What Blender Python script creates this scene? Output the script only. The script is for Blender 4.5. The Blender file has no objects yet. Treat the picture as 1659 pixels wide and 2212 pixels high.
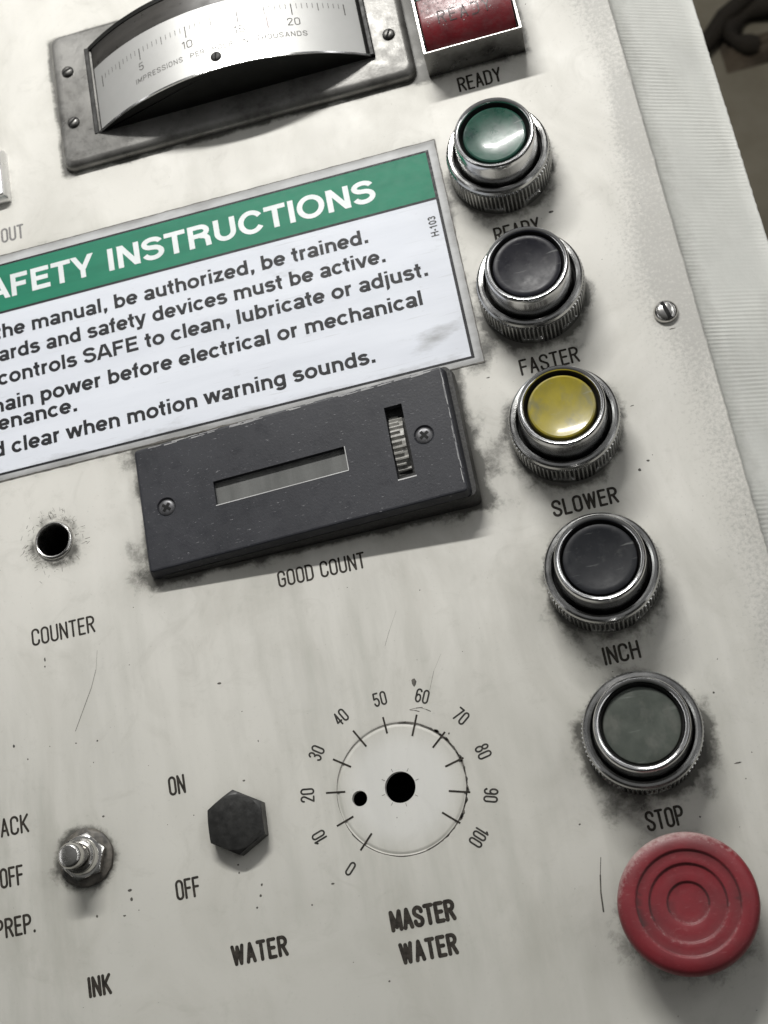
import bpy, math, random
from mathutils import Matrix, Vector, noise
from mathutils.geometry import delaunay_2d_cdt

random.seed(7)
S = 0.01                      # all dimensions below are centimetres on the panel
PI = math.pi
scn = bpy.context.scene
COL = scn.collection

# ------------------------------------------------------------------ camera
cam = bpy.data.cameras.new('camera')
cam.sensor_fit = 'HORIZONTAL'
cam.sensor_width = 36.0
cam.lens = 36.0 * 3068.6 / 1659.0
cam.clip_start = 0.01
cam.clip_end = 60.0
co = bpy.data.objects.new('camera', cam)
COL.objects.link(co)
rot = Matrix(((0.96615, 0.22941, 0.11802), (-0.17826, 0.92432, -0.33743), (-0.1865, 0.30497, 0.93392)))
co.matrix_world = Matrix.Translation(Vector((0.7398, -14.0273, 53.6117)) * S) @ rot.to_4x4()
cam.dof.use_dof = True
cam.dof.focus_distance = 0.56
cam.dof.aperture_fstop = 22.0
scn.camera = co

# ------------------------------------------------------------------ light of the workshop
world = bpy.data.worlds.new('World')
scn.world = world
world.use_nodes = True
wn = world.node_tree
for n in list(wn.nodes):
    wn.nodes.remove(n)
wo = wn.nodes.new('ShaderNodeOutputWorld')
bg = wn.nodes.new('ShaderNodeBackground')
tc = wn.nodes.new('ShaderNodeTexCoord')
dot = wn.nodes.new('ShaderNodeVectorMath'); dot.operation = 'DOT_PRODUCT'
dot.inputs[1].default_value = Vector((0.15, 0.45, 0.88)).normalized()
rmp = wn.nodes.new('ShaderNodeValToRGB')
cr = rmp.color_ramp
cr.elements[0].position = 0.0; cr.elements[0].color = (0.10, 0.10, 0.095, 1)
cr.elements[1].position = 1.0; cr.elements[1].color = (1.0, 1.0, 1.02, 1)
e = cr.elements.new(0.35); e.color = (0.20, 0.20, 0.19, 1)
e = cr.elements.new(0.75); e.color = (0.62, 0.62, 0.60, 1)
wn.links.new(tc.outputs['Generated'], dot.inputs[0])
wn.links.new(dot.outputs['Value'], rmp.inputs[0])
sep = wn.nodes.new('ShaderNodeSeparateXYZ'); wn.links.new(tc.outputs['Generated'], sep.inputs[0])
def wm(op, a, b=None):
    x = wn.nodes.new('ShaderNodeMath'); x.operation = op
    for i, q in enumerate((a, b)):
        if q is None: continue
        if isinstance(q, (int, float)): x.inputs[i].default_value = q
        else: wn.links.new(q, x.inputs[i])
    return x.outputs[0]
zz = wm('MAXIMUM', sep.outputs[2], 0.02)
dxx = wm('DIVIDE', sep.outputs[0], zz); dyy = wm('DIVIDE', sep.outputs[1], zz)
def strip(cx, hx, cy, hy):          # bright strip added to the world to put highlights into the chrome
    a = wm('LESS_THAN', wm('ABSOLUTE', wm('SUBTRACT', dxx, cx)), hx)
    b = wm('LESS_THAN', wm('ABSOLUTE', wm('SUBTRACT', dyy, cy)), hy)
    return wm('MULTIPLY', wm('MULTIPLY', a, b), wm('GREATER_THAN', sep.outputs[2], 0.05))
tot = None
for q in ((1.0, .10, .2, 1.3), (2.6, .25, .3, 2.4), (-1.5, .12, .6, 1.4), (-3.4, .3, .5, 2.0), (.2, 1.6, 2.1, .16), (0, 2.5, 4.5, .5)):
    t0 = strip(*q); tot = t0 if tot is None else wm('ADD', tot, t0)
addn = wn.nodes.new('ShaderNodeMix'); addn.data_type = 'RGBA'; addn.blend_type = 'ADD'
addn.inputs[0].default_value = 1.0
cmb = wn.nodes.new('ShaderNodeCombineColor')
tot = wm('MULTIPLY', tot, 9.0)
for i in range(3): wn.links.new(tot, cmb.inputs[i])
wn.links.new(rmp.outputs[0], addn.inputs[6]); wn.links.new(cmb.outputs[0], addn.inputs[7])
wn.links.new(addn.outputs[2], bg.inputs[0])
bg.inputs[1].default_value = 0.25
wn.links.new(bg.outputs[0], wo.inputs[0])

def tube_lamp(name, loc, aim, sx, sy, power, color):
    l = bpy.data.lights.new(name, 'AREA')
    l.shape = 'RECTANGLE'; l.size = sx * S; l.size_y = sy * S
    l.energy = power; l.color = color
    o = bpy.data.objects.new(name, l); COL.objects.link(o)
    z = (Vector(loc) - Vector(aim)).normalized()
    x = Vector((1, 0, 0)); x = (x - z * x.dot(z)).normalized()
    y = z.cross(x)
    m = Matrix((x, y, z)).transposed().to_4x4()
    o.matrix_world = Matrix.Translation(Vector(loc) * S) @ m
    return o
tube_lamp('tube_lamp', (-9, 90, 85), (-4, 6, 0), 56, 3.5, 16.6, (1.0, 0.985, 0.95))
tube_lamp('tube_lamp', (120, 70, 150), (0, 5, 0), 20, 60, 2.5, (0.98, 1.0, 0.97))  # weak second lamp, added on the right for highlights on the chrome rims

scn.view_settings.view_transform = 'Standard'
scn.view_settings.look = 'None'
scn.view_settings.gamma = 1.0
scn.view_settings.exposure = 0.0
scn.view_settings.use_curve_mapping = False

# ------------------------------------------------------------------ helpers
ROOTLOC = {}

class MB:
    def __init__(s):
        s.v = []; s.f = []; s.f2 = None; s.m2 = None
    def add(s, vs, fs):
        b = len(s.v)
        s.v.extend(vs)
        s.f.extend([tuple(i + b for i in f) for f in fs])
    def box(s, x0, x1, y0, y1, z0, z1):
        s.add([(x0, y0, z0), (x1, y0, z0), (x1, y1, z0), (x0, y1, z0), (x0, y0, z1), (x1, y0, z1), (x1, y1, z1), (x0, y1, z1)],
              [(3, 2, 1, 0), (4, 5, 6, 7), (0, 1, 5, 4), (1, 2, 6, 5), (2, 3, 7, 6), (3, 0, 4, 7)])
    def lathe(s, prof, n=64, cx=0, cy=0, close=False, rfun=None, rot0=0.0):
        vs = []; fs = []
        m = len(prof)
        for i in range(n):
            a = rot0 + 2 * PI * i / n
            for k, (r, z) in enumerate(prof):
                rr = rfun(r, z, i, k) if rfun else r
                vs.append((cx + rr * math.cos(a), cy + rr * math.sin(a), z))
        for i in range(n):
            j = (i + 1) % n
            for k in range(m - 1):
                fs.append((i * m + k, i * m + k + 1, j * m + k + 1, j * m + k))
        # profiles start at the outer bottom / go towards the axis: faces are turned outwards later
        if prof[-1][0] > 1e-6 and close:
            fs.append(tuple(i * m + m - 1 for i in range(n)))
        s.add(vs, fs)
    def build(s, name, mat, parent=None, smooth=35.0, loc=None, local=False, bevel=None):
        base = Vector((0, 0, 0))
        root = parent
        while root is not None and root.parent is not None:
            root = root.parent
        if loc is not None:
            base = Vector(loc)
        elif root is not None and not local:
            base = Vector(ROOTLOC.get(root.name, (0, 0, 0)))
        me = bpy.data.meshes.new(name)
        me.from_pydata([((v[0] - base.x) * S, (v[1] - base.y) * S, (v[2] - base.z) * S) for v in s.v], [], s.f)
        if s.f2 is not None:
            me.materials.append(mat); me.materials.append(s.m2)
            for i in range(s.f2, len(s.f)): me.polygons[i].material_index = 1
        import bmesh
        bm = bmesh.new(); bm.from_mesh(me)
        bmesh.ops.remove_doubles(bm, verts=bm.verts, dist=1e-7)
        bmesh.ops.recalc_face_normals(bm, faces=bm.faces)
        bm.to_mesh(me); bm.free()
        if s.f2 is None: me.materials.append(mat)
        o = bpy.data.objects.new(name, me)
        COL.objects.link(o)
        if loc is not None:
            o.location = base * S
            ROOTLOC[o.name] = tuple(loc)
        if parent is not None:
            o.parent = parent
        if bevel:
            md = o.modifiers.new('bevel', 'BEVEL'); md.width = bevel * S; md.segments = 3; md.limit_method = 'ANGLE'
            md.angle_limit = math.radians(40)
        if smooth:
            me.polygons.foreach_set('use_smooth', [True] * len(me.polygons))
            me.set_sharp_from_angle(angle=math.radians(smooth))
        return o

def tag(o, label, cat, group=None):
    o['label'] = label; o['category'] = cat
    if group: o['group'] = group
    return o
def structure(o):
    o['kind'] = 'structure'; return o
def thing(name, label, cat, loc, group=None):
    o = bpy.data.objects.new(name, None)
    o.empty_display_size = 0.01
    COL.objects.link(o)
    o.location = Vector(loc) * S
    ROOTLOC[o.name] = tuple(loc)
    return tag(o, label, cat, group)

# ------------------------------------------------------------------ materials
class NT:
    def __init__(s, name):
        s.m = bpy.data.materials.new(name); s.m.use_nodes = True
        s.t = s.m.node_tree; s.p = s.t.nodes['Principled BSDF']
        s.obj = s.t.nodes.new('ShaderNodeTexCoord').outputs['Object']
    def n(s, typ, **k):
        x = s.t.nodes.new(typ)
        for a, b in k.items(): setattr(x, a, b)
        return x
    def link(s, a, b): s.t.links.new(a, b)
    def mapped(s, sc, rz=0):
        mp = s.n('ShaderNodeMapping'); mp.inputs['Scale'].default_value = sc; mp.inputs['Rotation'].default_value = (0, 0, rz)
        s.link(s.obj, mp.inputs[0]); return mp.outputs[0]
    def noise(s, scale, detail=4, rough=0.55, vec=None, dist=0.0):
        x = s.n('ShaderNodeTexNoise'); x.inputs['Scale'].default_value = scale; x.inputs['Detail'].default_value = detail
        x.inputs['Roughness'].default_value = rough; x.inputs['Distortion'].default_value = dist
        s.link(vec if vec else s.obj, x.inputs['Vector']); return x.outputs[0]
    def ramp(s, src, a, b, va=0.0, vb=1.0):
        x = s.n('ShaderNodeMapRange'); x.inputs[1].default_value = a; x.inputs[2].default_value = b
        x.inputs[3].default_value = va; x.inputs[4].default_value = vb; x.clamp = True
        s.link(src, x.inputs[0]); return x.outputs[0]
    def math(s, op, a, b=None, clamp=False):
        x = s.n('ShaderNodeMath', operation=op); x.use_clamp = clamp
        for i, q in enumerate((a, b)):
            if q is None: continue
            if isinstance(q, (int, float)): x.inputs[i].default_value = q
            else: s.link(q, x.inputs[i])
        return x.outputs[0]
    def mix(s, fac, a, b):
        x = s.n('ShaderNodeMix', data_type='RGBA')
        for i, q in ((0, fac), (6, a), (7, b)):
            if isinstance(q, (int, float)): x.inputs[i].default_value = q
            elif isinstance(q, tuple): x.inputs[i].default_value = (q[0], q[1], q[2], 1)
            else: s.link(q, x.inputs[i])
        return x.outputs[2]
    def attr(s, name):
        x = s.n('ShaderNodeAttribute'); x.attribute_name = name; return x.outputs['Fac']
    def base(s, c):
        i = s.p.inputs['Base Color']
        if isinstance(c, tuple): i.default_value = (c[0], c[1], c[2], 1)
        else: s.link(c, i)
    def rough(s, v):
        i = s.p.inputs['Roughness']
        if isinstance(v, (int, float)): i.default_value = v
        else: s.link(v, i)
    def metal(s, v):
        i = s.p.inputs['Metallic']
        if isinstance(v, (int, float)): i.default_value = v
        else: s.link(v, i)
    def bump(s, src, strength, dist=0.0002):
        b = s.n('ShaderNodeBump'); b.inputs['Strength'].default_value = strength; b.inputs['Distance'].default_value = dist
        s.link(src, b.inputs['Height']); s.link(b.outputs[0], s.p.inputs['Normal'])

def worn(name, c1, c2, rough=0.5, metallic=0.0, scale=60, speck=0.0, speckcol=(0.5, 0.5, 0.5), bump=0.1, bscale=900, coat=0.0, dirt=0.0, dirtcol=(0.03, 0.028, 0.024), stretch=(1, 1, 1), rvar=0.12, spec=0.5):
    t = NT(name)
    v = t.mapped(stretch)
    f = t.ramp(t.noise(scale, 6, 0.6, v), 0.35, 0.65)
    c = t.mix(f, c1, c2)
    if dirt:
        d = t.math('MULTIPLY', t.ramp(t.noise(scale * 2.3, 8, 0.7), 0.48, 0.66), dirt)
        c = t.mix(d, c, dirtcol)
    if speck:
        sp = t.ramp(t.noise(bscale, 3, 0.6, t.mapped((0.45, 1.6, 1), -0.25)), 0.70 - speck * 0.06, 0.74)
        c = t.mix(sp, c, speckcol)
    t.base(c)
    t.rough(t.ramp(t.noise(scale * 4, 5, 0.6), 0.3, 0.7, max(rough - rvar, 0.03), rough + rvar))
    t.metal(metallic); t.p.inputs['Specular IOR Level'].default_value = spec
    if coat:
        t.p.inputs['Coat Weight'].default_value = coat; t.p.inputs['Coat Roughness'].default_value = 0.08
    if bump:
        t.bump(t.noise(bscale, 4, 0.6), bump)
    return t.m

def panel_paint():
    t = NT('aged_cream_paint')
    big = t.ramp(t.noise(9, 5, 0.55), 0.33, 0.67)
    c = t.mix(big, (0.615, 0.602, 0.560), (0.54, 0.53, 0.495))
    streak = t.ramp(t.noise(30, 6, 0.6, t.mapped((2.2, 0.35, 1), 0.12)), 0.43, 0.68)
    smear = t.math('MULTIPLY', streak, t.ramp(t.noise(6, 3, 0.5), 0.4, 0.65))
    low = t.attr('wiped_dim')
    c = t.mix(t.math('MULTIPLY', smear, t.math('ADD', t.math('MULTIPLY', low, 0.78), 0.20)), c, (0.25, 0.25, 0.215))
    c = t.mix(t.math('MULTIPLY', low, 0.45), c, (0.335, 0.335, 0.30))  # fading light towards the bottom put into the paint colour
    sm = t.ramp(t.noise(17, 8, 0.62, t.mapped((1.25, 0.75, 1), 0.3), 0.9), 0.47, 0.74)
    c = t.mix(t.math('MULTIPLY', sm, 0.50), c, (0.355, 0.345, 0.305))
    sm2 = t.ramp(t.noise(48, 9, 0.7, t.mapped((1, 1, 1), -0.5), 1.4), 0.55, 0.74)
    c = t.mix(t.math('MULTIPLY', sm2, 0.28), c, (0.29, 0.28, 0.245))
    # greasy dirt round the fixtures
    g = t.attr('grime')
    gn = t.noise(420, 9, 0.75, None, 0.8)
    gl = t.noise(55, 5, 0.6)
    gm = t.math('MULTIPLY', g, t.ramp(gl, 0.30, 0.68, 0.45, 1.45))
    gsp = t.ramp(t.math('ADD', gm, t.math('MULTIPLY', t.math('SUBTRACT', gn, 0.5), 1.3)), 0.55, 1.25)
    gsoft = t.math('MULTIPLY', t.ramp(gm, 0.08, 1.3), 0.42)
    c = t.mix(gsoft, c, (0.19, 0.185, 0.155))
    c = t.mix(t.math('MULTIPLY', gsp, 0.85), c, (0.035, 0.034, 0.029))
    # grey dust freckles along the right edge
    d = t.attr('dust')
    dn = t.noise(620, 6, 0.75)
    df = t.ramp(t.math('ADD', t.math('MULTIPLY', d, 0.30), dn), 0.60, 0.80)
    c = t.mix(t.math('MULTIPLY', df, 0.62), c, (0.26, 0.255, 0.24))
    c = t.mix(t.math('MULTIPLY', d, 0.40), c, (0.37, 0.365, 0.345))
    c = t.mix(t.math('MULTIPLY', t.attr('clean'), 0.6), c, (0.60, 0.60, 0.58))
    # fine pits everywhere
    pit = t.ramp(t.noise(1100, 2, 0.5), 0.745, 0.78)
    c = t.mix(t.math('MULTIPLY', pit, 0.7), c, (0.20, 0.19, 0.16))
    t.base(c)
    t.rough(t.ramp(t.noise(40, 6, 0.6), 0.3, 0.7, 0.40, 0.60))
    t.p.inputs['Specular IOR Level'].default_value = 0.35
    h = t.math('ADD', t.math('MULTIPLY', t.noise(500, 5, 0.6), 0.5), t.math('MULTIPLY', gsp, 0.7))
    t.bump(h, 0.16, 0.0003)
    return t.m

M = {}
M['panel'] = panel_paint()
M['ink'] = worn('engraved_black_fill', (0.014, 0.012, 0.010), (0.045, 0.039, 0.032), 0.6, 0, 500, bump=0.3, bscale=2000, spec=0.2)
M['inkgrey'] = worn('faded_grey_fill', (0.13, 0.128, 0.125), (0.19, 0.185, 0.18), 0.6, 0, 500)
M['scaleink'] = worn('scale_ink', (0.07, 0.068, 0.065), (0.13, 0.128, 0.122), 0.7, 0, 200, spec=0.05)
M['inkthin'] = worn('thin_black_fill', (0.018, 0.017, 0.015), (0.05, 0.047, 0.042), 0.6, 0, 300, spec=0.2)
M['dark'] = worn('dark_interior', (0.004, 0.004, 0.004), (0.006, 0.006, 0.006), 0.9, 0, 30, bump=0)
M['chrome'] = worn('worn_chrome', (0.56, 0.56, 0.56), (0.68, 0.68, 0.68), 0.16, 1.0, 60, dirt=0.0, bump=0.0, rvar=0.035)
M['knurl'] = worn('dirty_chrome', (0.36, 0.36, 0.355), (0.50, 0.50, 0.49), 0.22, 1.0, 60, dirt=0.10, bump=0.0, rvar=0.04)
M['rubber'] = worn('black_rubber', (0.007, 0.007, 0.007), (0.018, 0.0175, 0.0165), 0.6, 0, 250, dirt=0.0, bump=0.4, bscale=1500)
M['steel'] = worn('plated_steel', (0.50, 0.49, 0.47), (0.66, 0.65, 0.63), 0.20, 1.0, 80, dirt=0.06, bump=0.0, rvar=0.05)
M['gunk'] = worn('oily_grime', (0.02, 0.018, 0.015), (0.11, 0.10, 0.085), 0.55, 0.0, 320, bump=0.9, bscale=700)
M['red'] = worn('faded_red_plastic', (0.30, 0.030, 0.042), (0.215, 0.026, 0.036), 0.55, 0, 50, speck=0.6, speckcol=(0.42, 0.25, 0.24), bump=0.18, bscale=1000, dirt=0.25, dirtcol=(0.15, 0.055, 0.055))
M['plastic'] = worn('charcoal_plastic', (0.021, 0.022, 0.027), (0.030, 0.031, 0.037), 0.48, 0, 40, speck=0.75, speckcol=(0.17, 0.17, 0.18), bump=0.3, bscale=1000, spec=0.28)
M['blackcap'] = worn('black_bolt_plastic', (0.010, 0.010, 0.0095), (0.017, 0.017, 0.016), 0.40, 0, 80, bump=0.2, bscale=900, spec=0.45)
M['flange'] = worn('worn_grey_metal', (0.25, 0.246, 0.235), (0.15, 0.147, 0.139), 0.38, 0.55, 35, dirt=0.5, bump=0.25, bscale=700)
M['hood'] = worn('black_hood_plastic', (0.006, 0.006, 0.0055), (0.010, 0.010, 0.009), 0.45, 0, 60, bump=0.0, spec=0.2)
M['face'] = worn('brushed_silver_scale', (0.48, 0.48, 0.47), (0.43, 0.43, 0.42), 0.50, 0.60, 30, bump=0.0, rvar=0.02)
M['band'] = worn('smoky_window_band', (0.010, 0.0095, 0.009), (0.05, 0.047, 0.043), 0.35, 0.0, 30, bump=0.0, stretch=(0.35, 2.5, 1), spec=0.3)
M['lensred'] = worn('red_lens', (0.150, 0.008, 0.013), (0.10, 0.008, 0.012), 0.40, 0, 120, bump=0.25, bscale=900, coat=0.1, dirt=0.3, dirtcol=(0.13, 0.07, 0.07))
M['lensgreen'] = worn('green_lens', (0.01, 0.06, 0.045), (0.012, 0.08, 0.055), 0.3, 0, 120, bump=0.1, coat=0.3)
M['mirror'] = worn('bright_chrome', (0.70, 0.70, 0.70), (0.78, 0.78, 0.78), 0.30, 1.0, 60, bump=0.0, rvar=0.04)
M['dullchrome'] = worn('dull_chrome', (0.25, 0.247, 0.24), (0.17, 0.167, 0.16), 0.30, 1.0, 40, dirt=0.55, bump=0.0, rvar=0.05)
M['darksteel'] = worn('blackened_steel', (0.07, 0.068, 0.065), (0.12, 0.118, 0.112), 0.4, 0.8, 150, bump=0.1)
M['glass'] = worn('cloudy_display_window', (0.085, 0.087, 0.084), (0.130, 0.132, 0.128), 0.5, 0, 70, bump=0.0, stretch=(1.6, 0.3, 1), spec=0.25)
M['vinyl'] = worn('ribbed_vinyl', (0.60, 0.61, 0.585), (0.53, 0.54, 0.52), 0.55, 0, 20, dirt=0.18, dirtcol=(0.36, 0.36, 0.34), bump=0.15, bscale=500)
M['wheel'] = worn('thumbwheel_plastic', (0.36, 0.355, 0.33), (0.22, 0.215, 0.20), 0.5, 0, 200, dirt=0.5, bump=0.2)
M['cabinet'] = worn('cabinet_paint', (0.5, 0.5, 0.47), (0.42, 0.42, 0.40), 0.5, 0, 20)
M['floor'] = worn('dusty_concrete', (0.125, 0.110, 0.078), (0.092, 0.080, 0.056), 0.8, 0, 6, bump=0.3, bscale=60)
M['hose'] = worn('black_hose', (0.010, 0.008, 0.006), (0.022, 0.018, 0.013), 0.8, 0, 20, bump=0.2, spec=0.15)
M['rag'] = worn('brown_cloth', (0.055, 0.040, 0.024), (0.03, 0.022, 0.013), 0.9, 0, 25, bump=0.6, bscale=150)
M['sgreen'] = worn('green_print', (0.0035, 0.145, 0.083), (0.007, 0.172, 0.098), 0.5, 0, 60, bump=0.03, stretch=(0.3, 2, 1), rvar=0.03, spec=0.2)
M['sblack'] = worn('black_print', (0.010, 0.0105, 0.013), (0.018, 0.0185, 0.022), 0.5, 0, 200, bump=0.05, spec=0.2)
M['sgrey'] = worn('grey_print', (0.03, 0.03, 0.032), (0.06, 0.06, 0.063), 0.5, 0, 200, spec=0.2)
M['slet'] = worn('white_print', (0.63, 0.66, 0.665), (0.56, 0.60, 0.60), 0.5, 0, 100, rvar=0.03)

def sticker_film(nm, t_hi, t_lo):
    t = NT(nm)
    c = t.mix(t.ramp(t.noise(30, 5, 0.6, t.mapped((0.25, 2, 1))), 0.35, 0.65), t_hi, t_lo)
    g = t.attr('grime')
    n = t.noise(120, 8, 0.7, t.mapped((0.6, 1.8, 1), 0.5))
    k = t.ramp(t.math('ADD', g, t.math('MULTIPLY', t.math('SUBTRACT', n, 0.5), 1.2)), 0.35, 1.0)
    c = t.mix(t.math('MULTIPLY', k, 0.8), c, (0.20, 0.20, 0.195))
    sc = t.ramp(t.noise(240, 3, 0.5, t.mapped((0.12, 2.6, 1), 0.5)), 0.66, 0.72)
    c = t.mix(t.math('MULTIPLY', sc, 0.30), c, (0.33, 0.33, 0.34))
    pit = t.ramp(t.noise(420, 5, 0.6, t.mapped((0.5, 1.5, 1))), 0.66, 0.78)
    c = t.mix(t.math('MULTIPLY', pit, 0.35), c, (0.3, 0.3, 0.3))
    t.base(c); t.rough(t.ramp(t.noise(60, 5), 0.3, 0.7, 0.45, 0.55)); t.p.inputs['Specular IOR Level'].default_value = 0.22
    t.bump(t.noise(700, 4, 0.6, t.mapped((0.3, 1.5, 1))), 0.08)
    return t.m
M['film'] = sticker_film('clear_vinyl_margin', (0.46, 0.465, 0.47), (0.39, 0.395, 0.40))
M['print'] = sticker_film('white_vinyl_film', (0.63, 0.655, 0.71), (0.56, 0.585, 0.64))

def lens_cap(name, c1, c2, c3, rough, coat, spec=0.5):
    t = NT(name)
    c = t.mix(t.ramp(t.noise(90, 5, 0.6), 0.35, 0.65), c1, c2)
    c = t.mix(t.ramp(t.noise(110, 4, 0.6, t.mapped((1, 0.6, 1), 0.6)), 0.50, 0.66), c, c3)
    sc = t.ramp(t.noise(260, 3, 0.5, t.mapped((0.22, 2.2, 1), -0.35)), 0.64, 0.72)
    c = t.mix(t.math('MULTIPLY', sc, 0.28), c, (0.30, 0.31, 0.30))
    du = t.ramp(t.noise(330, 8, 0.75), 0.56, 0.74)
    c = t.mix(t.math('MULTIPLY', du, 0.16), c, (0.17, 0.17, 0.16))
    t.base(c); t.rough(t.ramp(t.noise(200, 6, 0.65), 0.35, 0.7, rough, rough + 0.18))
    t.p.inputs['Coat Weight'].default_value = coat; t.p.inputs['Coat Roughness'].default_value = 0.12
    t.p.inputs['Specular IOR Level'].default_value = spec
    t.bump(t.noise(420, 5, 0.6), 0.10)
    return t.m
M['capgreen'] = lens_cap('green_cap', (0.004, 0.042, 0.027), (0.007, 0.066, 0.042), (0.010, 0.036, 0.030), 0.26, 0.35)
M['capviolet'] = lens_cap('violet_black_cap', (0.008, 0.008, 0.012), (0.014, 0.014, 0.019), (0.018, 0.018, 0.023), 0.30, 0.0, 0.20)
M['capyellow'] = lens_cap('yellow_cap', (0.30, 0.245, 0.018), (0.22, 0.185, 0.025), (0.175, 0.16, 0.07), 0.30, 0.25, 0.4)
M['capblack'] = lens_cap('black_cap', (0.010, 0.011, 0.014), (0.015, 0.016, 0.019), (0.021, 0.022, 0.025), 0.42, 0.0, 0.22)
M['capgrey'] = lens_cap('dull_grey_green_cap', (0.040, 0.048, 0.040), (0.066, 0.076, 0.064), (0.090, 0.095, 0.083), 0.38, 0.1, 0.4)

# ------------------------------------------------------------------ lettering
def arc(cx, cy, rx, ry, a0, a1, n=12):
    return [(cx + rx * math.cos(math.radians(a0 + (a1 - a0) * i / n)), cy + ry * math.sin(math.radians(a0 + (a1 - a0) * i / n))) for i in range(n + 1)]

def ribbon(pts, w, closed=False, roundcap=False):
    """quads along a polyline with mitred joints"""
    n = len(pts); h = w / 2; L = []; R = []
    for i in range(n):
        if closed:
            a = pts[i - 1]; b = pts[(i + 1) % n]
        else:
            a = pts[max(i - 1, 0)]; b = pts[min(i + 1, n - 1)]
        p = pts[i]
        def nrm(u, v):
            dx, dy = v[0] - u[0], v[1] - u[1]; l = math.hypot(dx, dy) or 1e-9
            return (-dy / l, dx / l)
        if a == p: m = nrm(p, b); k = 1
        elif b == p: m = nrm(a, p); k = 1
        else:
            n1 = nrm(a, p); n2 = nrm(p, b)
            mx, my = n1[0] + n2[0], n1[1] + n2[1]; l = math.hypot(mx, my) or 1e-9
            m = (mx / l, my / l); k = min(1 / max(m[0] * n1[0] + m[1] * n1[1], 0.3), 2.2)
        L.append((p[0] + m[0] * h * k, p[1] + m[1] * h * k)); R.append((p[0] - m[0] * h * k, p[1] - m[1] * h * k))
    out = []
    for i in range(n if closed else n - 1):
        j = (i + 1) % n
        out.append([R[i], R[j], L[j], L[i]])
    if roundcap and not closed:
        for q in (pts[0], pts[-1]):
            out.append([(q[0] + h * math.cos(2 * PI * i / 14), q[1] + h * math.sin(2 * PI * i / 14)) for i in range(14)])
    return out

def union(polys):
    vs = []; fs = []
    for p in polys:
        area = sum(p[i][0] * p[(i + 1) % len(p)][1] - p[(i + 1) % len(p)][0] * p[i][1] for i in range(len(p)))
        if area < 0: p = p[::-1]
        b = len(vs); vs.extend(Vector(q) for q in p); fs.append(list(range(b, b + len(p))))
    r = delaunay_2d_cdt(vs, [], fs, 0, 1e-5)
    V = [(v[0], v[1]) for v in r[0]]
    boxes = [(min(q[0] for q in p), max(q[0] for q in p), min(q[1] for q in p), max(q[1] for q in p), p) for p in polys]
    def inside(x, y):
        for a, b, c, d_, p in boxes:
            if not (a <= x <= b and c <= y <= d_): continue
            wn_ = False; j = len(p) - 1
            for i in range(len(p)):
                if (p[i][1] > y) != (p[j][1] > y) and x < (p[j][0] - p[i][0]) * (y - p[i][1]) / (p[j][1] - p[i][1]) + p[i][0]: wn_ = not wn_
                j = i
            if wn_: return True
        return False
    F = []
    for f in r[2]:
        if inside(sum(V[i][0] for i in f) / len(f), sum(V[i][1] for i in f) / len(f)): F.append(tuple(f))
    return V, F

# --- bold grotesque for the sign: strokes (closed flag, points); d() = a slanted bar with level ends
W_ = 0.20; s_ = W_ / 2
def d(x0, y0, x1, y1, w=W_):
    l = math.hypot(x1 - x0, y1 - y0); hw = w * l / abs(y1 - y0) / 2
    return ('poly', [(x0 - hw, y0), (x0 + hw, y0), (x1 + hw, y1), (x1 - hw, y1)])
def st(*p): return ('line', list(p))
def cl(p): return ('loop', p)
T_ = 1 - s_; X_ = 0.74; XT = X_ - s_; B_ = s_
xm = X_ / 2; xr = X_ / 2 - s_
def bowl(cx, rx): return cl(arc(cx, xm, rx, xr + 0.01, 0, 360 - 15, 23))
def dotp(x, y=None):
    return ('poly', [(x, 0), (x + W_ * 1.1, 0), (x + W_ * 1.1, W_ * 1.1), (x, W_ * 1.1)])
def comma(x): return ('poly', [(x, 0), (x + 0.02, -0.16), (x + 0.10, -0.16), (x + W_ * 1.1, 0.02), (x + W_ * 1.1, W_ * 1.1), (x, W_ * 1.1)])
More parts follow.
